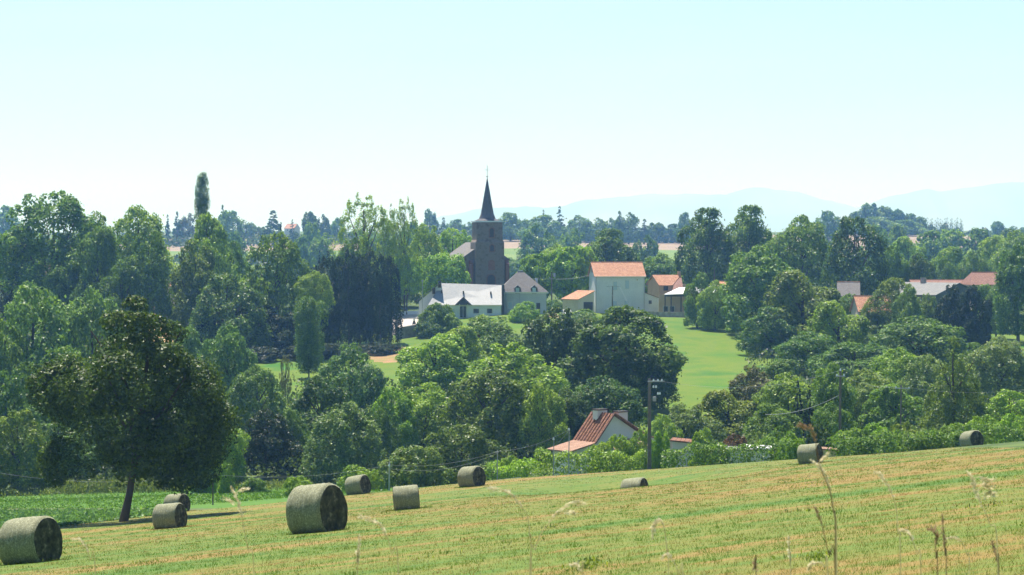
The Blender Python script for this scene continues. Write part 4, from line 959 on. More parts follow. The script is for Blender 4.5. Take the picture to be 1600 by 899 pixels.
def stone_wall(px0, px1, d0, d1, hgt, label, mat='rock', seed=0, th=.45):
    p0 = Vector((X(px0, d0), d0)); p1 = Vector((X(px1, d1), d1)); L = (p1 - p0).length; a = math.atan2((p1 - p0).y, (p1 - p0).x)
    n = max(2, int(L / 1.2)); rng = random.Random(seed); z0 = gz(p0.x, p0.y); r = MB()
    o = [(L * i / n, gz(*(p0.lerp(p1, i / n))) - z0) for i in range(n + 1)]
    for i in range(n):
        (xa, za), (xb, zb) = o[i], o[i + 1]; h1 = hgt * rng.uniform(.93, 1.06)
        r.hull([(xa + .002, -th / 2, za - .6), (xb - .002, -th / 2, zb - .6), (xb - .002, th / 2, zb - .6), (xa + .002, th / 2, za - .6)], [(xa + .002, -th * .45, za + h1), (xb - .002, -th * .45, zb + h1), (xb - .002, th * .45, zb + h1), (xa + .002, th * .45, za + h1)])
    ob = r.build('stone_wall', B[mat], None); ob.location = (p0.x, p0.y, z0); ob.rotation_euler = (0, 0, a); return tag(ob, label, 'wall')
stone_wall(1003, 1096, 487, 486, 1.1, 'low grey stone wall above the sunny meadow, under the veranda')
stone_wall(615, 655, 500, 500, .8, 'low pale wall beside the gravel left of the slate house', 'pale', 4)
stone_wall(622, 664, 448, 452, 2.2, 'rough stony retaining bank below the gravel left of the slate house', 'rock', 5, 1.2)
def simple_house(px0, px1, d, ry, ey, rz, roof, wall, label, depth=7., name='house', hipl=0., wallh=3., chim=None):
    """gabled house seen from its long side: ridge row ry, eaves row ey"""
    m = d / FPX; pc = (px0 + px1) / 2; loc = site(pc, d); r = empty(name, loc, R(rz), label, 'house'); zl = lambda py: ZP(py, d) - loc[2]
    h = (px1 - px0) / 2 * m; ev, rg = zl(ey), zl(ry); 
    MB().box(-h + .3, h - .3, 0, depth, min(-1, ev - wallh), ev - .1).hull([(-h + .3, .1, ev - .097), (h - .3, .1, ev - .097), (h - .3, depth - .1, ev - .097), (-h + .3, depth - .1, ev - .097)], [(-h + .3 + hipl, depth / 2 - .1, rg - .25), (h - .3, depth / 2 - .1, rg - .25), (h - .3, depth / 2 + .1, rg - .25), (-h + .3 + hipl, depth / 2 + .1, rg - .25)]).build('wall', B[wall], r)
    ro = MB().slab([(-h, -.4, ev - .15), (h, -.4, ev - .15), (h, depth / 2, rg), (-h + hipl, depth / 2, rg)], .14).slab([(h, depth + .4, ev - .15), (-h, depth + .4, ev - .15), (-h + hipl, depth / 2 + .003, rg), (h, depth / 2 + .003, rg)], .14)
    if hipl: ro.slab([(-h, depth + .39, ev - .15), (-h, -.39, ev - .15), (-h + hipl - .004, depth / 2, rg - .01)], .14)
    ro = ro.build('roof', B[roof], r); MB().tube([(-h + hipl, depth / 2, rg + .03), (h, depth / 2, rg + .03)], .11, 6).build('ridge_tiles', B['terra' if roof != 'slate' else 'slated'], ro)
    if wallh > 1.5: window(r, -h * .3, 0, ev - 1.9, .9, 1.1); window(r, h * .35, 0, ev - 1.9, .9, 1.1)
    if chim: MB().box(h * chim - .3, h * chim + .3, depth / 2 + .1, depth / 2 + .7, rg - .5, rg + .7).build('chimney', B[wall], r)
    return r
simple_house(1308, 1344, 470, 441, 462, -8, 'slated', 'grey2', 'pale grey slate roofed house under the darkest tree')
simple_house(1340, 1398, 430, 463, 486, 4, 'terra', 'pink', 'small house with sunlit terracotta roof left of the grey barn', 7, chim=.9)
simple_house(1426, 1516, 490, 438, 447, 2, 'brickroof', 'pink', 'long low house with brick coloured roof behind the grey barn', 7)
simple_house(1516, 1574, 480, 426, 444, 6, 'brickroof', 'pink', 'brick red roofed house right of the grey barn among trees', 8, hipl=1.4)
simple_house(66, 112, 466, 414, 440, 14, 'brickroof', 'pink', 'pinkish roofed house half hidden by the largest skyline tree', 8)
simple_house(246, 276, 478, 438, 446, 0, 'terra', 'pink', 'small pink house glimpsed above the dry earth patch', 6)
simple_house(443, 461, 1700, 350, 357, -20, 'terra', 'pink', 'tiny hazy house with orange roof on the far ridge', 10, wallh=3)
simple_house(1118, 1140, 520, 440, 447, 10, 'terra', 'tan', 'small roof corner behind the right end of the veranda', 5)
def barn():
    d = 440; m = d / FPX; loc = site(1497, d, 0); B['barnwall'] = noisy('barn_boards', (.13, .15, .16), (.20, .22, .23), 3, .9, scl=(6, 6, .4)); r = empty('barn', loc, R(35), 'grey roofed barn with dark gable facing the clipped twin trees', 'barn'); zl = lambda py: ZP(py, d) - loc[2]
    az, lz, rz_ = zl(442), zl(460), zl(450)
    MB().prism([(-5.9, -1), (2.9, -1), (2.9, rz_ - .15), (0, az - .2), (-5.9, lz - .1)], 0, 14).build('wall', B['barnwall'], r)
    MB().slab([(-6.4, -.4, lz - .1), (0, -.4, az), (0, 14.4, az), (-6.4, 14.4, lz - .1)], .12).slab([(.003, -.4, az), (3.3, -.4, rz_ - .1), (3.3, 14.4, rz_ - .1), (.003, 14.4, az)], .12).build('roof', B['grey_sheet'], r)
    MB().box(-4, -1.2, -.06, -.003, -.5, 2.6).build('barn_door', B['grey'], r)
    MB().box(-.6, .2, 8.6, 9.4, az - .6, az + .9).build('chimney', B['rock'], r)
barn()
# --- the white house behind the hedge
def white_house():
    d = 200; loc0 = (X(958, d), d); zb = gz(*loc0); r = empty('white_house', (*loc0, zb), R(35), 'white house with ribbed red tile roof behind the hedge', 'house'); az = ZP(646.5, d) - zb
    L_ = 2.9; P0, P1, P2, P3 = (0, az), (-2.04, az - 2.42), (-4.85, az - 3.05), (3.05, az - 1.75)
    base = -1.
    MB().prism([(-2.0, base), (2.95, base), (2.95, P3[1] - .12), (0, az - .15), (-2.0, P1[1] - .12)], 0, L_).build('wall', B['white'], r)
    MB().prism([(-4.5, base), (-2.003, base), (-2.003, P1[1] - .16), (-4.5, P2[1] - .1)], .2, L_ - .2).build('porch_wall', B['white'], r)
    e = .25; T_ = .12
    ro = MB().slab([(P1[0], -e, P1[1]), (P0[0], -e, P0[1]), (P0[0], L_ + e, P0[1]), (P1[0], L_ + e, P1[1])], T_)
    MB().slab([(P2[0], -e, P2[1]), (P1[0] - .003, -e, P1[1]), (P1[0] - .003, L_ + e, P1[1]), (P2[0], L_ + e, P2[1])], T_).build('eave_roof', B['apron'], r)
    ro.slab([(.003, -e, az), (P3[0] + .3, -e, P3[1] - .17), (P3[0] + .3, L_ + e, P3[1] - .17), (.003, L_ + e, az)], T_)
    ro = ro.build('roof', B['terraf'], r)
    rb = MB()   # cover tiles along the slope give the ribs
    k = 0; y = -e + .1
    while y < L_ + e:
        rb.tube([(P1[0] + .02, y, P1[1] + .02), (P0[0], y, P0[1] + .02)], .075, 5); y += .42
    rb.build('cover_tiles', B['terraf'], ro)
    for a, b in (((0, az + .02), (P1[0], P1[1] + .02)), ((.0, az + .02), (P3[0] + .3, P3[1] - .15))):
        MB().tube([(a[0], -e - .02, a[1]), (b[0], -e - .02, b[1])], .085, 6).build('verge_tiles', B['brickroof'], ro)
    for x0, x1, y0, y1, zt in ((1.0, 2.0, .5, 1.2, az + .02), (-.55, .5, 1.5, 2.2, az + .20)):
        c = MB().box(x0, x1, y0, y1, az - 1.6, zt).build('chimney', B['white'], r); MB().box(x0 - .1, x1 + .1, y0 - .1, y1 + .1, zt + .003, zt + .10).build('chimney_cap', B['dark'], c)
    MB().slab([(-1.1, -1.7, az - 2.95), (3.5, -1.7, az - 2.75), (3.5, -.05, az - 2.15), (-.6, -.05, az - 2.35)], .12).build('lean_to_roof', B['apron'], r)
    MB().box(-.7, 3.3, -1.45, -.08, base, az - 2.95).build('lean_to_wall', B['white'], r)
    window(r, 1.4, -1.45, az - 4.3, .8, .9)
white_house()
def garden_hut(px, d, top, w_, rz, roof, label, h2=.5, wall='white', depth=2.6, ht=None):
    loc = site(px, d); r = empty('garden_shed', loc, R(rz), label, 'shed', 'sheds behind the hay field hedge'); zt = ZP(top, d) - loc[2]
    MB().prism([(-w_ / 2, -.8), (w_ / 2, -.8), (w_ / 2, zt - h2 - .1), (-w_ / 2, zt - .1)], 0, depth).build('wall', B[wall], r)
    MB().slab([(-w_ / 2 - .2, -.25, zt), (w_ / 2 + .2, -.25, zt - h2), (w_ / 2 + .2, depth + .2, zt - h2), (-w_ / 2 - .2, depth + .2, zt)], .11).build('roof', B[roof], r)
garden_hut(1046, 203, 684, 1.6, 20, 'terraf', 'small white shed with tile roof just right of the climbing bush', .35)
garden_hut(1072, 200, 688, 2.3, -8, 'terraf', 'low white outbuilding with flat tile roof right of the power pole', .22)
garden_hut(1118, 198, 696, 3.4, -4, 'brickroof', 'long low white shed with brown tile edge behind the garden hedge', .45)
garden_hut(1160, 192, 701, 2.0, 5, 'grey_sheet', 'flat grey sheet roofed shed, left of two above the garden hedge', .12, 'grey')
garden_hut(1186, 196, 699, 1.8, -6, 'canopy', 'flat pale sheet roofed shed, right of two above the garden hedge', .1, 'grey')
garden_hut(1296, 187, 701, 1.2, 0, 'apron', 'low pale wall-like shed just right of the field edge hay bale', .1, 'pink', 1.6)
stone_wall(774, 812, 186, 184, .25, 'low white kerb wall at the field corner by the wire post', 'white', 3, .3)
# --- cars, heap and capped post in the village
def car(px, d, yaw, label):
    loc = site(px, d); r = empty('parked_car', loc, R(yaw), label, 'car', 'cars in the village')
    prof = [(-2.0, .32), (2.0, .32), (2.05, .75), (1.25, .92), (.55, 1.42), (-1.2, 1.45), (-1.9, .98), (-2.05, .7)]
    MB().prism(prof, -.82, .82).build('body', B['carpaint'], r)
    for s in (-1, 1): MB().prism([(-1.45, .98), (1.0, .95), (.5, 1.36), (-1.1, 1.38)], s * .835 - .012, s * .835 + .012).build('side_window', B['glass'], r)
    MB().hull([(1.19, -.7, .97), (1.21, -.7, .97), (1.21, .7, .97), (1.19, .7, .97)], [(.62, -.6, 1.40), (.64, -.6, 1.40), (.64, .6, 1.40), (.62, .6, 1.40)]).build('windscreen', B['glass'], r)
    for sx in (-1.25, 1.3):
        for s in (-.78, .78): MB().tube([(sx, s - .1, .32), (sx, s + .1, .32)], .32, 14).build('wheel', B['rubber'], r)
    return r
car(885, 476, -80, 'white parked car in front of the pinkish lean-to')
car(867, 520, 10, 'white car parked behind the village power pole')
def heap():
    loc = site(862, 474); rng = np.random.default_rng(4); k = 28; g = np.linspace(-1, 1, k); A, Bq = np.meshgrid(g, g, indexing='ij'); rr = np.sqrt(A * A + Bq * Bq)
    Zs = 1.25 * np.clip(1 - rr ** 1.4, -.1, 1) + .06 * np.sin(A * 9 + 1) * np.sin(Bq * 8) + rng.normal(0, .012, A.shape); V = np.stack([A * 1.7, Bq * 1.5, Zs], -1).reshape(-1, 3)
    ix = np.arange(k * k).reshape(k, k); Fq = np.stack([ix[:-1, :-1], ix[1:, :-1], ix[1:, 1:], ix[:-1, 1:]], -1).reshape(-1, 4)
    o = link('sand_heap', npmesh('sand_heap', V, Fq, M['tan_ground'], True)); o.location = loc; tag(o, 'orange tan heap of sand beside the hipped slate house', 'sand heap')
heap()
def capped_post():
    loc = site(647, 470); r = empty('garden_post', loc, 0, 'squat dark post with a white top on the gravel by the slate house', 'post')
    MB().tube([(0, 0, -.1), (0, 0, .3), (0, 0, .9), (0, 0, 1.2)], [.55, .5, .3, .2], 10).build('base', B['dark'], r); MB().tube([(0, 0, 1.2), (0, 0, 1.5), (0, 0, 1.8)], [.22, .26, .14], 10).build('cap', B['white'], r)
capped_post()
# --- power poles, posts and wires
def pole(px, d, top, wpx, label, arm=None, ins=(), mat='wood', boxes=(), name='power_pole', cat='power pole', foot=None):
    loc = site(px, d); r = empty(name, loc, 0, label, cat); m = d / FPX; zt = ZP(top, d) - loc[2]; w_ = wpx * m / 2
    if mat == 'conc':
        p = MB()
        p.hull([(-w_, -w_ * .7, -.5), (w_, -w_ * .7, -.5), (w_, w_ * .7, -.5), (-w_, w_ * .7, -.5)], [(-w_ * .62, -w_ * .45, zt), (w_ * .62, -w_ * .45, zt), (w_ * .62, w_ * .45, zt), (-w_ * .62, w_ * .45, zt)]); p.build('pole', B[mat], r)
        q = MB(); z = .4
        while z < zt - 1:
            f = 1 - .38 * z / zt; q.box(-w_ * .45 * f, w_ * .45 * f, -w_ * .7 * f - .012, -w_ * .7 * f + .02, z, z + .42); z += .62
        q.build('recess', B['wood'], r)
    else: MB().tube([(0, 0, -.5), (0, 0, zt * .5), (.03, 0, zt)], [w_, w_ * .85, w_ * .7], 8).build('pole', B[mat], r)
    if arm: MB().box((arm[0] - px) * m, (arm[1] - px) * m, -w_ - .12, -w_ - .02, ZP(arm[2], d) - loc[2] - .05, ZP(arm[2], d) - loc[2] + .05).build('crossarm', B['metal'], r)
    for ix, iy in ins:
        x, z = (ix - px) * m, ZP(iy, d) - loc[2]; MB().tube([(x, -w_ - .07, z - .12), (x, -w_ - .07, z - .06), (x, -w_ - .07, z), (x, -w_ - .07, z + .08)], [.03, .085, .06, .05], 8).build('insulator', B['porcelain'], r)
    for x0, x1, y0, y1, bm in boxes: MB().box((x0 - px) * m, (x1 - px) * m, -w_ - .3, -w_ - .003, ZP(y1, d) - loc[2], ZP(y0, d) - loc[2]).build('junction_box', B[bm], r)
    return loc
pole(1015, 179, 592, 6.6, 'tall concrete power pole with insulators at the edge of the hay field', (1012, 1038, 596), [(1021, 594), (1028, 594), (1034, 594), (1021, 604), (1025, 604), (1028, 614.5), (1031, 614.5)], 'conc', [(1020, 1025, 620, 627, 'metal')])
pole(1313, 205, 580, 5, 'dark wooden power pole with three insulators among the right trees', (1306, 1320, 588), [(1307.5, 586), (1318.5, 586), (1313, 577.5)])
pole(1408, 226, 602, 3.4, 'short wooden power pole with wide insulators on the right', (1398, 1422, 607), [(1400, 605), (1420, 606.5)])
pole(862, 503, 425, 2.6, 'village power pole between the hipped house and the lean-to', (858, 868, 436), [(859, 434), (867, 434)], 'wood', [(864.3, 868, 427, 433, 'metal')])
pole(957, 484, 447, 2.6, 'dark power pole with crossarm in front of the tall grey house', (947, 969, 447.5), [(948, 446.5), (968, 446.5)])
pole(1116, 524, 419, 1.6, 'thin pole in the shade behind the veranda', None, [])
pole(660, 474, 439, 1.3, 'thin grey lamp post left of the long slate house', None, [], 'metal', [(658.5, 662, 437.5, 440, 'metal')], 'lamp_post', 'lamp post')
pole(332, 168, 740, 2.6, 'thin dark post at the edge of the green meadow right of the lone oak', None, [(332, 742)], 'wood', (), 'wire_post', 'post')
pole(608, 174, 722, 3.0, 'grey post beside the grey green bush', None, [(608, 727)], 'metal', (), 'wire_post', 'post')
pole(777, 176, 704, 1.8, 'thin pale post right of the hay bale at the dark tree', (774, 779, 707), [], 'metal', (), 'wire_post', 'post')
pole(865, 178, 688, 1.6, 'thinner grey post in the hedge before the white house roof', None, [(865, 686)], 'metal', (), 'wire_post', 'post')
pole(889, 177, 671, 1.8, 'taller grey post in the hedge before the white house roof', None, [(889, 671)], 'metal', (), 'wire_post', 'post')
def wire(p, q, sag, label, rad=.007, group='overhead wires'):
    a = Vector((X(p[0], p[2]), p[2], ZP(p[1], p[2]))); b = Vector((X(q[0], q[2]), q[2], ZP(q[1], q[2]))); n = 14
    pts = [a.lerp(b, i / n) - Vector((0, 0, sag * 4 * (i / n) * (1 - i / n))) - a for i in range(n + 1)]
    o = MB().tube(pts, rad, 4).build('overhead_wire', B['wire'], None); o.location = a; tag(o, label, 'wire', group)
wire((332, 741, 168), (-60, 728, 178), .9, 'sagging wire from the post near the lone oak to the left edge')
wire((608, 727, 174), (332, 742, 168), .5, 'wire between the grey post and the post right of the lone oak')
wire((608, 727, 174), (777, 706, 176), .45, 'upper wire between the grey post and the thin pale post')
wire((608, 733, 174), (777, 709, 176), .6, 'lower wire between the grey post and the thin pale post')
wire((777, 706, 176), (889, 672, 177), .35, 'wire from the thin pale post to the taller hedge post')
wire((889, 674, 177), (868, 697, 178), .02, 'short slanting stay wire on the taller hedge post')
wire((798, 433, 500), (862, 436, 503), .2, 'village wire from the hipped house roof to the village pole', .022)
wire((862, 436, 503), (922, 430, 497), .35, 'village wire from the village pole to the tall grey house', .03)
wire((1313, 617, 205), (1196, 648, 214), .5, 'pale wire sagging left from the dark wooden pole', .016)
wire((1313, 579, 205), (1021, 594, 179), 1.0, 'long wire between the concrete pole and the dark wooden pole')
wire((1318, 587, 205), (1400, 605, 226), .4, 'wire between the dark wooden pole and the short wide armed pole')
wire((1420, 606, 226), (1640, 603, 232), .6, 'wire from the short wide armed pole to the right edge')
wire((948, 447, 484), (974, 487, 478), .15, 'left slanting stay wire of the pole before the tall grey house', .02)
wire((968, 447, 484), (988, 487, 478), .15, 'right slanting stay wire of the pole before the tall grey house', .02)

# ------------------------------------------------------------------ hay bales
def bale_mats():
    m, n, l, b = newmat('net_wrapped_hay'); tc = n.new('ShaderNodeTexCoord')
    mp = n.new('ShaderNodeMapping'); mp.inputs['Scale'].default_value = (26, 1.2, 1.2); l.new(tc.outputs['Object'], mp.inputs[0])
    nz = n.new('ShaderNodeTexNoise'); nz.inputs['Scale'].default_value = 2; nz.inputs['Detail'].default_value = 6; l.new(mp.outputs[0], nz.inputs[0])
    n2 = n.new('ShaderNodeTexNoise'); n2.inputs['Scale'].default_value = 34; n2.inputs['Detail'].default_value = 4; l.new(tc.outputs['Object'], n2.inputs[0])
    ad = n.new('ShaderNodeMath'); ad.operation = 'MULTIPLY_ADD'; ad.inputs[1].default_value = .5; l.new(nz.outputs[0], ad.inputs[0]); l.new(n2.outputs[0], ad.inputs[2])
    r = ramp(n, [(.5, (.15, .155, .085)), (.75, (.23, .235, .145)), (1., (.42, .43, .29))]); l.new(ad.outputs[0], r.inputs[0]); l.new(r.outputs[0], b.inputs['Base Color'])
    bp = n.new('ShaderNodeBump'); bp.inputs['Strength'].default_value = .3; bp.inputs['Distance'].default_value = .02; l.new(ad.outputs[0], bp.inputs['Height']); l.new(bp.outputs[0], b.inputs['Normal'])
    e, n, l, b = newmat('hay_stalk_ends'); tc = n.new('ShaderNodeTexCoord')
    vo = n.new('ShaderNodeTexVoronoi'); vo.inputs['Scale'].default_value = 16; l.new(tc.outputs['Object'], vo.inputs[0])
    nz = n.new('ShaderNodeTexNoise'); nz.inputs['Scale'].default_value = 9; nz.inputs['Detail'].default_value = 6; l.new(tc.outputs['Object'], nz.inputs[0])
    r = ramp(n, [(.36, (.035, .033, .018)), (.58, (.085, .08, .045)), (.76, (.26, .235, .14))]); l.new(nz.outputs[0], r.inputs[0]); l.new(r.outputs[0], b.inputs['Base Color'])
    bp = n.new('ShaderNodeBump'); bp.inputs['Strength'].default_value = 1; bp.inputs['Distance'].default_value = .06; l.new(nz.outputs[0], bp.inputs['Height']); l.new(bp.outputs[0], b.inputs['Normal'])
    return m, e
HAYM, HAYE = bale_mats()
def bale_meshes(seed):
    rng = np.random.default_rng(seed); nx, na = 26, 72; V = []; 
    a = np.linspace(0, 2 * math.pi, na, endpoint=False); xs = np.linspace(-.5, .5, nx)
    f1 = rng.uniform(0, 6.28, 3)
    for x in xs:
        e = np.clip((.5 - abs(x)) / .07, 0, 1); r = .5 * (1 - .075 * (1 - e) ** 2) + .008 * np.sin(x * 40 + f1[0]) * .5
        rr = r * (1 + .012 * np.sin(3 * a + f1[1]) + .008 * np.sin(7 * a + x * 6 + f1[2])) + rng.normal(0, .0022, na)
        z = rr * np.cos(a); low = np.clip(-z - .12, 0, 1); z = np.where(z < -.41, -.41 + (z + .41) * .10, z)   # settled flat underneath, belly spread
        V.append(np.stack([x * (1 + .05 * low), rr * np.sin(a) * (1.02 + .34 * low), z], 1))
    V = np.concatenate(V); idx = np.arange(nx * na).reshape(nx, na); nx1 = np.roll(idx, -1, 1)
    Fq = np.stack([idx[:-1], idx[1:], nx1[1:], nx1[:-1]], -1).reshape(-1, 4)
    roll = npmesh('roll', V, Fq, HAYM, True)
    ends = []
    for s in (-1, 1):
        K = 14; W = []
        for k in range(K):
            t = 1 - k / (K - 1); ring = V[idx[0 if s < 0 else -1]].copy()
            ring[:, 1] *= t; ring[:, 2] *= t; ring[:, 0] = s * (.5 + .018 * (1 - t ** 4) + (rng.normal(0, .006, na) + .006 * math.sin(k * 2.2)) * (k > 0)); W.append(ring)
        W = np.concatenate(W); id2 = np.arange(K * na).reshape(K, na); r2 = np.roll(id2, -1, 1)
        q = np.stack([id2[:-1], r2[:-1], r2[1:], id2[1:]], -1).reshape(-1, 4)
        ends.append(npmesh('end_face', W, q if s < 0 else q[:, ::-1], HAYE, False))
    return roll, ends
BM = [bale_meshes(i) for i in range(3)]
# pixel column of the middle, row of the foot, height in pixels, yaw of the axis, label
bales = [(498, 832, 75, -29, 'largest round hay bale, standing in the middle left of the field', None),
         (49, 880, 72, -24, 'big round hay bale at the lower left corner', None),
         (266, 826, 39, -20, 'round hay bale in front of another one, right of the lone oak', None),
         (277, 801, 29, -30, 'round hay bale partly hidden behind another one, right of the lone oak', None),
         (561, 773, 30, -28, 'round hay bale tilted on the slope, just behind the largest one', None),
         (636, 797, 38, 3, 'round hay bale seen broadside with a bright top, in front of the grey bush', None),
         (738, 761, 32, -37, 'round hay bale beside the thin wire post, before the dark tree', None),
         (994, 0, 33, -27, 'low hay bale half hidden in a dip in the middle of the open field', 131),
         (1268, 725, 31, -27, 'round hay bale at the field edge, behind a tall grass head', None),
         (1520, 0, 26, -62, 'round hay bale showing its end on the brow of the field at the far right', 180.5)]
for i, (px, py, hp, yaw, lb, d) in enumerate(bales):
    d = d or hit(px, py); dia = hp / FPX * d * 1.10; L = max(1.12, min(1.35, dia * .93)); x = X(px, d)
    root = empty('hay_bale', (x, d, gz(x, d)), 0, lb, 'hay bale', 'round hay bales on the mown field')
    a = R(yaw); e = .4; gx = (gz(x + e * math.cos(a), d + e * math.sin(a)) - gz(x - e * math.cos(a), d - e * math.sin(a))) / (2 * e)
    root.rotation_euler = (0, -math.atan(gx) - (R(5) if px == 561 else 0) , a)
    roll, ends = BM[i % 3]
    for nme, me in (('roll', roll), ('end_face', ends[0]), ('end_face', ends[1])):
        o = link(nme, me, root); o.scale = (L, dia, dia); o.location = (0, 0, .41 * dia - .02)
# ------------------------------------------------------------------ short mown grass, crop leaves
BALES = [o for o in COL.objects if o.name.startswith('hay_bale')]
def tufts():
    """short grass tufts, each with its own colour: fresh green, yellow green, grey green, dry tan, bleached straw"""
    rng = np.random.default_rng(33); n = 30000
    d = np.exp(rng.uniform(math.log(9), math.log(172), n)); u = rng.uniform(-.29, .29, n); x = u * d; px = CXP + FPX * u
    yp = HOR + FPX * (CZ - ground(x, d)) / d
    hl = np.interp(px, [-600, 0, 87, 180, 245, 310, 345, 400, 470, 540, 605, 660], [900, 830, 824, 813, 805, 798, 795, 790, 782, 774, 768, 700])
    k = (yp > hl) | (d < 60); x, d = x[k], d[k]
    bx = []; by = []
    for o in BALES:   # uncut fringe round the foot of each bale
        q = 70; a = rng.uniform(math.pi, 2 * math.pi, q); r = rng.uniform(.72, 1.05, q); bx.append(o.location.x + np.cos(a) * r); by.append(o.location.y + np.sin(a) * r * .8)
    nb = sum(map(len, bx)); x = np.concatenate([x] + bx); d = np.concatenate([d] + by); n = len(x)
    ca, sa = math.cos(R(49)), math.sin(R(49)); al = x * ca + d * sa; ac = -x * sa + d * ca
    s = .62 * np.sin(ac * 1.05 + 1.3 * np.sin(al * .045)) + .32 * np.sin(ac * 2.7 + .8 * np.sin(al * .11) + 1) + .35 * np.sin(al * .33 + 2 * np.sin(ac * .4)) + rng.normal(0, .30, n)
    P = np.array([(.062, .165, .008), (.100, .172, .013), (.145, .165, .020), (.115, .145, .048), (.215, .158, .038), (.27, .145, .042), (.40, .32, .15)])
    ci = np.clip(np.digitize(s, [-.50, .0, .36, .52, .86, 1.2]), 0, 6); colr = P[ci] * .95 * rng.uniform(.8, 1.25, (n, 1))
    hgt = rng.uniform(.03, .085, n) * np.where(ci < 2, 1.25, .85); hgt[-nb:] *= 1.5
    m = 9; w_ = np.maximum(.005, d * .00020)
    rad = .03 + d * .0012
    xx = np.repeat(x, m) + rng.normal(0, 1, n * m) * np.repeat(rad, m); yy = np.repeat(d, m) + rng.normal(0, 1, n * m) * np.repeat(rad, m)
    h = np.repeat(hgt, m) * rng.uniform(.5, 1.15, n * m); ww = np.repeat(w_, m) * rng.uniform(.6, 1.4, n * m); z = ground(xx, yy) - .005
    a = rng.uniform(0, math.pi, n * m); ln = rng.normal(0, .55, (n * m, 2)) * h[:, None]
    B0 = np.stack([xx, yy, z], 1); sv = np.stack([np.cos(a) * ww * .5, np.sin(a) * ww * .3, np.zeros(n * m)], 1); T0 = np.stack([xx + ln[:, 0], yy + ln[:, 1], z + h], 1)
    V = np.stack([B0 - sv, B0 + sv, T0], 1).reshape(-1, 3)
    mt, nn, ll, bb = newmat('grass_tufts'); nn.remove(bb); at = nn.new('ShaderNodeAttribute'); at.attribute_name = 'tuft'
    di = nn.new('ShaderNodeBsdfDiffuse'); tr = nn.new('ShaderNodeBsdfTranslucent'); ms = nn.new('ShaderNodeMixShader'); ms.inputs[0].default_value = .5
    ll.new(at.outputs['Color'], di.inputs[0]); ll.new(at.outputs['Color'], tr.inputs[0]); ll.new(di.outputs[0], ms.inputs[1]); ll.new(tr.outputs[0], ms.inputs[2]); ll.new(ms.outputs[0], nn['Material Output'].inputs[0])
    me = npmesh('grass_tufts', V, np.arange(len(V)).reshape(-1, 3), mt)
    c4 = np.ones((n * m * 3, 4), np.float32); c4[:, :3] = np.repeat(np.repeat(colr, m, 0) * rng.uniform(.85, 1.2, (n * m, 1)), 3, 0)
    ca_ = me.color_attributes.new('tuft', 'FLOAT_COLOR', 'POINT'); ca_.data.foreach_set('color', c4.ravel())
    tag(link('grass_tufts', me), None, None, kind='stuff')
tufts()
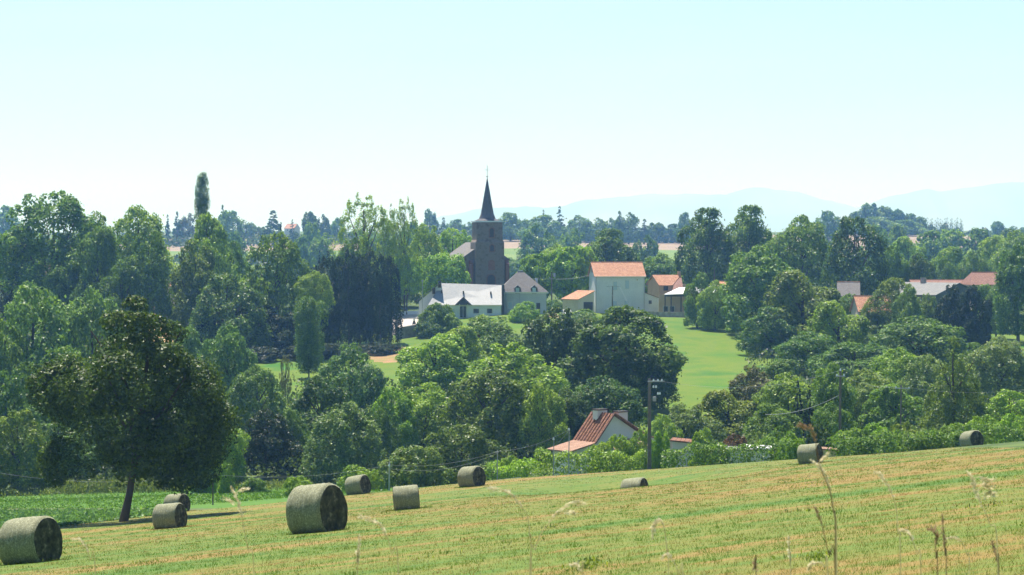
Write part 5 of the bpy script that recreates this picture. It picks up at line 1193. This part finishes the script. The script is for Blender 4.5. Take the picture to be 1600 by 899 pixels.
def grass():
    rng = np.random.default_rng(21); n = 220000
    d = np.exp(rng.uniform(math.log(9), math.log(173), n)); u = rng.uniform(-.30, .30, n)
    x = u * d; yp = HOR + FPX * (CZ - ground(x, d)) / d; px = CXP + FPX * u
    hl = np.interp(px, [-600, 0, 87, 180, 245, 310, 345, 400, 470, 540, 605, 660], [900, 830, 824, 813, 805, 798, 795, 790, 782, 774, 768, 700])
    k = (yp > hl) | (d < 60); x, d = x[k], d[k]; n = len(x)
    # tufts: snap most blades towards a tuft centre
    cell = np.round(np.stack([x / (d * .006), d / (d * .006 + .12)], 1)); 
    z = ground(x, d); h = rng.uniform(.015, .055, n) * (1 + .7 * (rng.random(n) < .06)) ; wd = np.maximum(.004, d * .00016) * rng.uniform(.6, 1.3, n)
    a = rng.uniform(0, math.pi, n); ln = rng.normal(0, .5, (n, 2)) * h[:, None]
    b = np.stack([x, d, z - .006], 1); s = np.stack([np.cos(a) * wd * .5, np.sin(a) * wd * .3, np.zeros(n)], 1); t = np.stack([x + ln[:, 0], d + ln[:, 1], z + h], 1)
    V = np.stack([b - s, b + s, t], 1).reshape(-1, 3)
    o = link('mown_grass', npmesh('mown_grass', V, np.arange(3 * n).reshape(n, 3), M['blade'])); tag(o, None, None, kind='stuff')
    # taller green clumps left by the mower
    m = 50; cd = np.exp(rng.uniform(math.log(14), math.log(150), m)); cu = rng.uniform(-.25, .25, m); P = []; N = []
    for D_, U_ in zip(cd, cu):
        kx, ky = U_ * D_, D_; q = rng.integers(14, 60); r = rng.uniform(.08, .35) * (1 + D_ / 90)
        px_ = CXP + FPX * U_
        if px_ < 420 and D_ > 95: continue
        xx = kx + rng.normal(0, r, q); yy = ky + rng.normal(0, r, q)
        P.append(np.stack([xx, yy, ground(xx, yy) + rng.uniform(.01, .09, q)], 1))
    P = np.concatenate(P); N = rng.normal(size=P.shape) + np.array([0, -.4, .3]); N /= np.linalg.norm(N, axis=1)[:, None]
    g = link('clover_clumps', leaf_quads('clover_clumps', P, N, .055, .5, rng, .45)); g.color = (.22, .30, .08, 1); tag(g, None, None, kind='stuff')
    # crop plants with broad leaves
    n = 15000; px = rng.uniform(-250, 352, n); d = rng.uniform(134, 190, n); x = X(px, d); z = ground(x, d); yp = HOR + FPX * (CZ - z) / d
    hl = np.interp(px, [-600, 0, 87, 180, 245, 310, 345, 400], [900, 830, 824, 813, 805, 798, 795, 790])
    k = (yp < hl + 1) & (yp > 801); x, d, z = x[k], d[k], z[k]; q = 5; n = len(x)
    P = np.repeat(np.stack([x, d, z], 1), q, 0) + rng.normal(0, 1, (n * q, 3)) * np.array([.14, .14, .04]) + np.array([0, 0, .15]); N = rng.normal(size=P.shape) * .6 + np.array([-.1, .1, .8]); N /= np.linalg.norm(N, axis=1)[:, None]
    c = link('crop_plants', leaf_quads('crop_plants', P, N, .24, .8, rng, .7)); c.color = (.13, .26, .10, 1); tag(c, None, None, kind='stuff')
    # blades of the green meadow
    n = 30000; px = rng.uniform(-250, 650, n); d = rng.uniform(172, 234, n); x = X(px, d); z = ground(x, d); P = np.stack([x, d, z + rng.uniform(0, .10, n)], 1)
    yp = HOR + FPX * (CZ - z) / d; hl = np.interp(px, [0, 345, 400, 470, 540, 605, 660], [797, 795, 790, 782, 774, 768, 700]); P = P[yp < hl]
    N = rng.normal(size=P.shape) + np.array([0, -.5, .2]); N /= np.linalg.norm(N, axis=1)[:, None]
    c = link('meadow_grass', leaf_quads('meadow_grass', P, N, .20, 1., rng, .35)); c.color = (.10, .21, .018, 1); tag(c, None, None, kind='stuff')
grass()
# ------------------------------------------------------------------ tall grass stalks by the camera
def straw_mat(name, c1, c2):
    m = noisy(name, c1, c2, 30, .8); n, l = m.node_tree.nodes, m.node_tree.links; b = n['Principled BSDF']; tr = n.new('ShaderNodeBsdfTranslucent'); ms = n.new('ShaderNodeMixShader')
    ms.inputs[0].default_value = .5; l.new(b.inputs['Base Color'].links[0].from_socket, tr.inputs[0]); l.new(b.outputs[0], ms.inputs[1]); l.new(tr.outputs[0], ms.inputs[2]); l.new(ms.outputs[0], n['Material Output'].inputs[0]); return m
STRAW = straw_mat('straw', (.70, .60, .38), (.86, .78, .58)); STRAWD = straw_mat('dark_straw', (.30, .20, .12), (.46, .33, .21))
def stalk(pts, d, label, head=(0, .5), dark=False, thick=1., branches=0, seed=0):
    """pts: seed-head tip first, then down the stem, in photo pixels; the stem runs on to the soil"""
    rng = random.Random(seed); W_ = [Vector((X(px, d), d, ZP(py, d))) for px, py in pts]
    last = W_[-1]; prev = W_[-2]; dr = (last - prev); gx = last.x + dr.x * .6
    gzz = gz(gx, d + .05); root = Vector((gx, d + .05, gzz))
    W_ = W_ + [last.lerp(root, .5) + Vector((dr.x * .25, 0, 0)), root + Vector((0, 0, -.01))]
    o = empty('grass_stalk', root, 0, label, 'grass stalk', 'dry grass stalks close to the camera')
    L = [p - root for p in W_]
    # smooth the line
    fine = []
    for i in range(len(L) - 1):
        p0, p1, p2, p3 = L[max(i - 1, 0)], L[i], L[i + 1], L[min(i + 2, len(L) - 1)]
        for q in range(5):
            t = q / 5; fine.append(.5 * ((2 * p1) + (-p0 + p2) * t + (2 * p0 - 5 * p1 + 4 * p2 - p3) * t * t + (-p0 + 3 * p1 - 3 * p2 + p3) * t ** 3))
    fine.append(L[-1]); m = STRAWD if dark else STRAW
    MB().tube(fine, [.0008 + .0009 * i / len(fine) for i in range(len(fine))], 5).build('stem', m, o)
    hb = MB(); vis = fine[:max(4, int(5 * (len(pts) - 1) * head[1]) + 1)]
    for i in range(len(vis) - 1):
        a, b = vis[i], vis[i + 1]; seg = (b - a)
        k = max(5, int(seg.length / .0018))
        f = math.sin(math.pi * min(1, (i + .6) / len(vis))) * thick
        for q in range(k):
            p = a.lerp(b, rng.random()); ax = (-seg.normalized() + Vector((rng.uniform(-.7, .7), rng.uniform(-.7, .7), rng.uniform(-.4, .4)))).normalized()
            ln = rng.uniform(.007, .013) * (.6 + .6 * f); off = Vector((rng.uniform(-1, 1), rng.uniform(-1, 1), rng.uniform(-1, 1))) * .004 * f
            p = p + off; sdv = ax.cross(Vector((rng.uniform(-1, 1), rng.uniform(-1, 1), rng.uniform(-1, 1)))).normalized() * (.0022 * (.6 + .5 * f))
            hb.poly([p, p + ax * ln * .45 + sdv, p + ax * ln, p + ax * ln * .45 - sdv])
    for q in range(branches):
        a = fine[int(len(vis) * (.3 + .7 * q / max(1, branches)))]; e = a + Vector((rng.choice((-1, 1)) * rng.uniform(.02, .05), 0, rng.uniform(-.005, .03)))
        hb.tube([a, a.lerp(e, .5) + Vector((0, 0, .006)), e], [.0007, .0012, .0008], 4)
        for r_ in range(26):
            p = a.lerp(e, rng.uniform(.3, 1)) + Vector((rng.uniform(-1, 1), rng.uniform(-1, 1), rng.uniform(-1, 1))) * .004; ax = (e - a).normalized() + Vector((rng.uniform(-.5, .5), 0, rng.uniform(-.5, .5)))
            sdv = ax.cross(Vector((rng.uniform(-1, 1), rng.uniform(-1, 1), rng.uniform(-1, 1)))).normalized() * .0018; hb.poly([p, p + ax * .005 + sdv, p + ax * .011, p + ax * .005 - sdv])
    hb.build('seed_head', m, o)
stalks = [
 ([(361, 762), (366, 772), (373, 790), (377, 806), (381, 830), (388, 862), (396, 899)], 6.6, 'pale drooping grass head left of the largest hay bale', .55, False, 1, 2),
 ([(112, 844), (124, 845), (134, 858), (140, 876), (148, 897)], 7.0, 'nodding grass head at the lower left right of the corner bale', .6, False, .8, 0),
 ([(578, 816), (590, 818), (600, 832), (608, 850), (612, 868), (622, 890)], 6.2, 'nodding pale grass head just right of the largest hay bale', .5, False, 1, 1),
 ([(561, 838), (560, 860), (559, 880), (558, 899)], 5.6, 'thin straight grass stem below the largest hay bale', .9, False, .7, 0),
 ([(785, 768), (798, 772), (812, 788), (824, 808), (828, 840), (830, 880)], 6.0, 'arching grass head with a long stem in the middle foreground', .5, False, .9, 1),
 ([(903, 783), (888, 789), (870, 802), (858, 818), (845, 836), (836, 860), (828, 895)], 5.8, 'grass head leaning right in the middle foreground', .5, False, .9, 2),
 ([(1020, 842), (1022, 824), (1030, 814), (1037, 822), (1041, 846), (1043, 870), (1045, 895)], 6.4, 'hooked golden grass head in the centre right foreground', .55, False, 1.3, 0),
 ([(1036, 872), (1044, 869), (1054, 880), (1062, 899), (1068, 915)], 5.8, 'small pale nodding head under the hooked golden one', .5, False, .9, 0),
 ([(893, 884), (902, 884), (908, 897), (912, 915)], 5.6, 'short pale grass head at the bottom middle', .7, False, 1, 0),
 ([(1266, 666), (1271, 680), (1275, 692), (1282, 730), (1296, 765), (1303, 800), (1306, 850)], 5.4, 'tall reddish grass head rising across the field edge bale', .34, True, .75, 1),
 ([(1268, 720), (1280, 729), (1290, 742), (1298, 768), (1304, 806), (1308, 860)], 5.6, 'pale grass head crossing in front of the field edge bale', .6, False, .8, 1),
 ([(1276, 795), (1284, 818), (1290, 842), (1296, 868), (1306, 899)], 5.0, 'bare brown grass stem leaning in the right foreground', .3, True, .6, 0),
 ([(1368, 738), (1378, 745), (1390, 764), (1400, 790), (1404, 830), (1408, 880)], 6.2, 'slim leaning grass head in the open right foreground', .55, False, .9, 0),
 ([(1512, 738), (1520, 752), (1528, 772), (1536, 792), (1548, 820), (1560, 870)], 5.8, 'branched pale grass head, highest at the far right', .62, False, 1.2, 5),
 ([(1408, 830), (1418, 832), (1428, 848), (1434, 868), (1440, 895)], 6.0, 'small nodding pale grass head at the lower right', .5, False, .9, 0),
 ([(1452, 828), (1460, 830), (1465, 842), (1463, 854), (1464, 874), (1466, 899)], 5.8, 'dark brown hooked grass head at the lower right', .6, True, 1.4, 0),
 ([(1473, 806), (1475, 828), (1477, 850), (1478, 870), (1480, 899)], 5.4, 'dark straight grass stem beside the brown hooked head', .7, True, .7, 0),
 ([(1482, 842), (1494, 842), (1504, 849), (1512, 868), (1516, 899)], 6.6, 'faint pale grass head right of the dark straight stem', .5, False, .8, 0),
 ([(1552, 847), (1555, 860), (1560, 880), (1562, 899)], 6.0, 'thin upright stem at the lower right below the branched head', .7, True, .7, 0),
 ([(1233, 840), (1234, 860), (1235, 880), (1236, 899)], 6.0, 'thin upright pale stem left of the bare leaning one', .6, False, .7, 0),
 ([(1264, 890), (1270, 882), (1282, 881), (1290, 888), (1294, 905)], 5.6, 'low pale curled head at the bottom right of centre', .6, False, .9, 0),
 ([(1180, 878), (1181, 890), (1182, 905)], 5.6, 'short dark stem tip at the bottom right of centre', .8, True, .9, 0),
]
for i, (p, d, lb, hd, dk, th, br) in enumerate(stalks): stalk(p, d, lb, (0, hd), dk, th, br, i + 1)

# ------------------------------------------------------------------ the air
hz = MB().box(-13500, 13500, -90, 18600, -3, 590)
hm = bpy.data.materials.new('haze'); hm.use_nodes = True; n = hm.node_tree.nodes; n.remove(n['Principled BSDF'])
pv = n.new('ShaderNodeVolumePrincipled'); pv.inputs['Density'].default_value = HAZE_DENSITY; pv.inputs['Color'].default_value = (*HAZE_COL, 1)
pv.inputs['Anisotropy'].default_value = HAZE_G; pv.inputs['Density Attribute'].default_value = ''
pv.inputs['Absorption Color'].default_value = (1, 1, 1, 1)
hm.node_tree.links.new(pv.outputs[0], n['Material Output'].inputs['Volume'])
ho = hz.build('haze', hm); tag(ho, None, None, kind='stuff')
